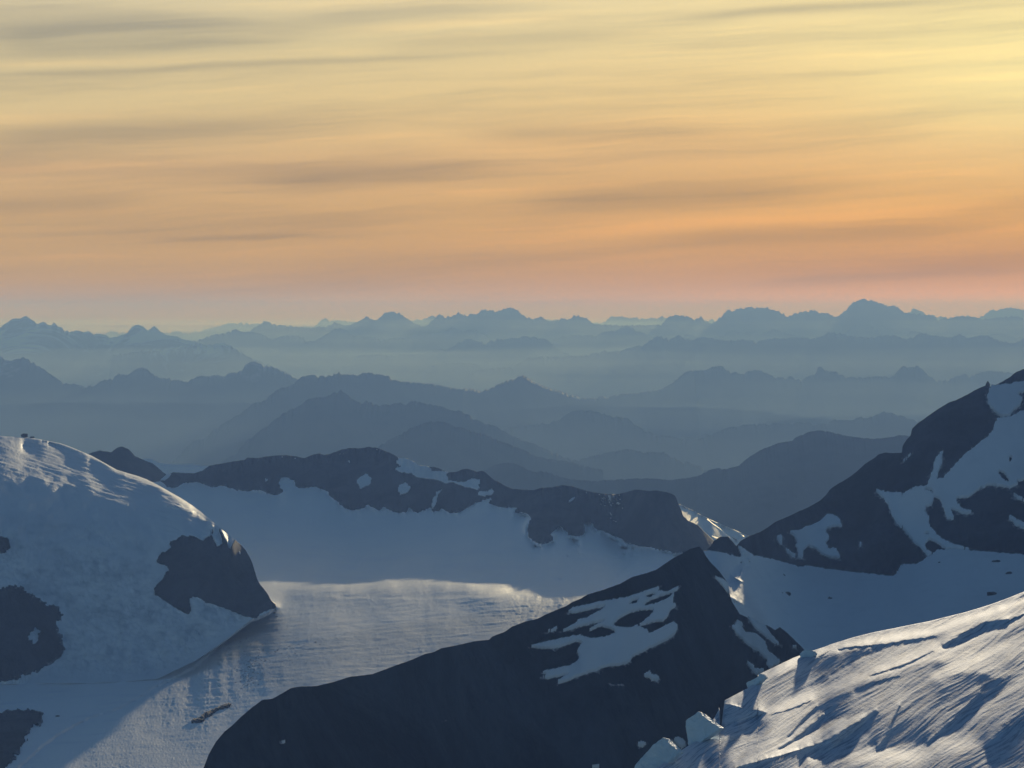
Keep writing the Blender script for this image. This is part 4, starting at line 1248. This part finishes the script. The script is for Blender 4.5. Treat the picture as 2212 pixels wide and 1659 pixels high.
boulder(LDm, 53, 943, 15, 9, 'small dark rock tip on top of the snow dome', 'rock', 1)
boulder(LDm, 70, 945.5, 10, 4, 'low flat rock just right of the dome summit rock', 'rock', 2)
boulder(RMl, 2134, 834, 9, 12, 'square rock block standing on the right mountain skyline', 'rock', 3)
BG = 'rocks scattered on the shaded snow bowl'
for i, (x, y, ww, hh, lb) in enumerate([
        (520, 635, 20, 16, 'upper left small rock on the shaded snow bowl'), (540, 738, 44, 26, 'dark rock below the middle of the shaded snow bowl'),
        (510, 728, 20, 12, 'rock splinter left of the dark rock in the bowl'), (770, 765, 24, 26, 'faint rock right of the dark rock in the bowl'),
        (1357, 571, 30, 16, 'small rock at the foot of the right mountain wall'), (1600, 545, 26, 10, 'leftmost rock of the row under the right wall'),
        (1660, 566, 56, 22, 'broad flat rock in the row under the right wall'), (1725, 632, 36, 28, 'rock below the row under the right wall'),
        (1632, 745, 52, 38, 'largest rock in the bowl just above the near slope'), (1000, 930, 26, 12, 'rock peeking over the edge of the near slope'),
        (1425, 842, 50, 10, 'flat rock strip on the edge of the near slope')]):
    (px, py), = B8('%f %f' % (x, y))
    boulder(RMl, px, py, ww * .4048, hh * .4048, lb, 'rock', 10 + i, BG)

NUN = D5('1262 1272 1290 1250 1340 1240 1370 1205 1420 1185 1480 1160 1530 1138 1562 1145 1545 1165 1500 1180 1450 1195 1420 1225 1385 1240 1365 1265 1330 1277')
o = GL.overlay('rock_outcrop', GL.mask(NUN, 1.5, 5), M_CLIFF, 1.5, bump=1.5, bs=5)
tag(o, 'narrow dark rock outcrop lying in the glittering glacier', 'rock outcrop', 'structure')
LOWROCK = D5('-800 1230 0 1210 60 1190 180 1180 280 1210 292 1250 240 1300 190 1340 180 1400 120 1480 60 1560 -20 1640 -800 1700')
o = GL.overlay('rock_outcrop', GL.mask(LOWROCK, 6, 18), M_CLIFF, 1.5, bare=np.clip(1.5 - 1.6 * area(LOWROCK, GL.PX, GL.PY, 18, 6, 18), 0, 1), bump=1.2, bs=8)
tag(o, 'dark rock outcrop in shadow in the lower left corner', 'rock outcrop', 'structure')
(px, py), = D5('385 1228')
boulder(GL, px, py, 10, 4, 'lone dark rock on the shaded glacier at lower left', 'rock', 40)
for i, (x, y, ww, hh, lb) in enumerate([(1835, 490, 16, 14, 'dark rock where the cliff foot meets the sunlit glacier'), (1840, 535, 24, 6, 'flat rock in the snow below the cliff foot'), (1850, 560, 22, 4, 'lower flat rock in the snow below the cliff foot'), (1770, 505, 26, 18, 'rock at the very tip of the cliff foot')]):
    (px, py), = D5('%f %f' % (x, y))
    boulder(GL, px, py, ww * .3224, hh * .3224, lb, 'rock', 44 + i, 'rocks at the foot of the dome cliff')

# debris smear on the glacier: a scatter of stones nobody could count
rr = np.random.default_rng(77)
bmv, bmf = [], []
cube = np.array([(-1, -1, 0), (1, -1, 0), (1, 1, 0), (-1, 1, 0), (-.6, -.5, .9), (.5, -.6, .8), (.6, .5, 1.0), (-.5, .6, .7)])
cf = np.array([(0, 1, 5, 4), (1, 2, 6, 5), (2, 3, 7, 6), (3, 0, 4, 7), (4, 5, 6, 7)])
for i in range(620):
    t = rr.normal(0, 1)
    px = 548 + 15 * rr.normal() + 20 * t * 0.6
    py = 1438 + 13 * rr.normal() - 12 * t * 0.6
    if rr.random() < 0.3:
        px, py = 600 + 60 * rr.normal(), 1400 + 16 * rr.normal()
    if rr.random() < 0.2:
        px, py = 535 + 12 * rr.normal(), 1462 + 16 * rr.normal()
    p = GL.point(px, py)
    s = rr.uniform(.25, .75)
    bmf.append(cf + len(bmv) * 8)
    bmv.append(cube * np.array([s * rr.uniform(.8, 2.2), s * rr.uniform(.8, 3), s * .6]) + p - np.array([0, 0, .15]))
o = mesh_object('debris', np.concatenate(bmv), np.concatenate(bmf), M_STONE, smooth=False)
tag(o, 'dark smear of small stones on the sunlit glacier', 'debris', 'stuff')
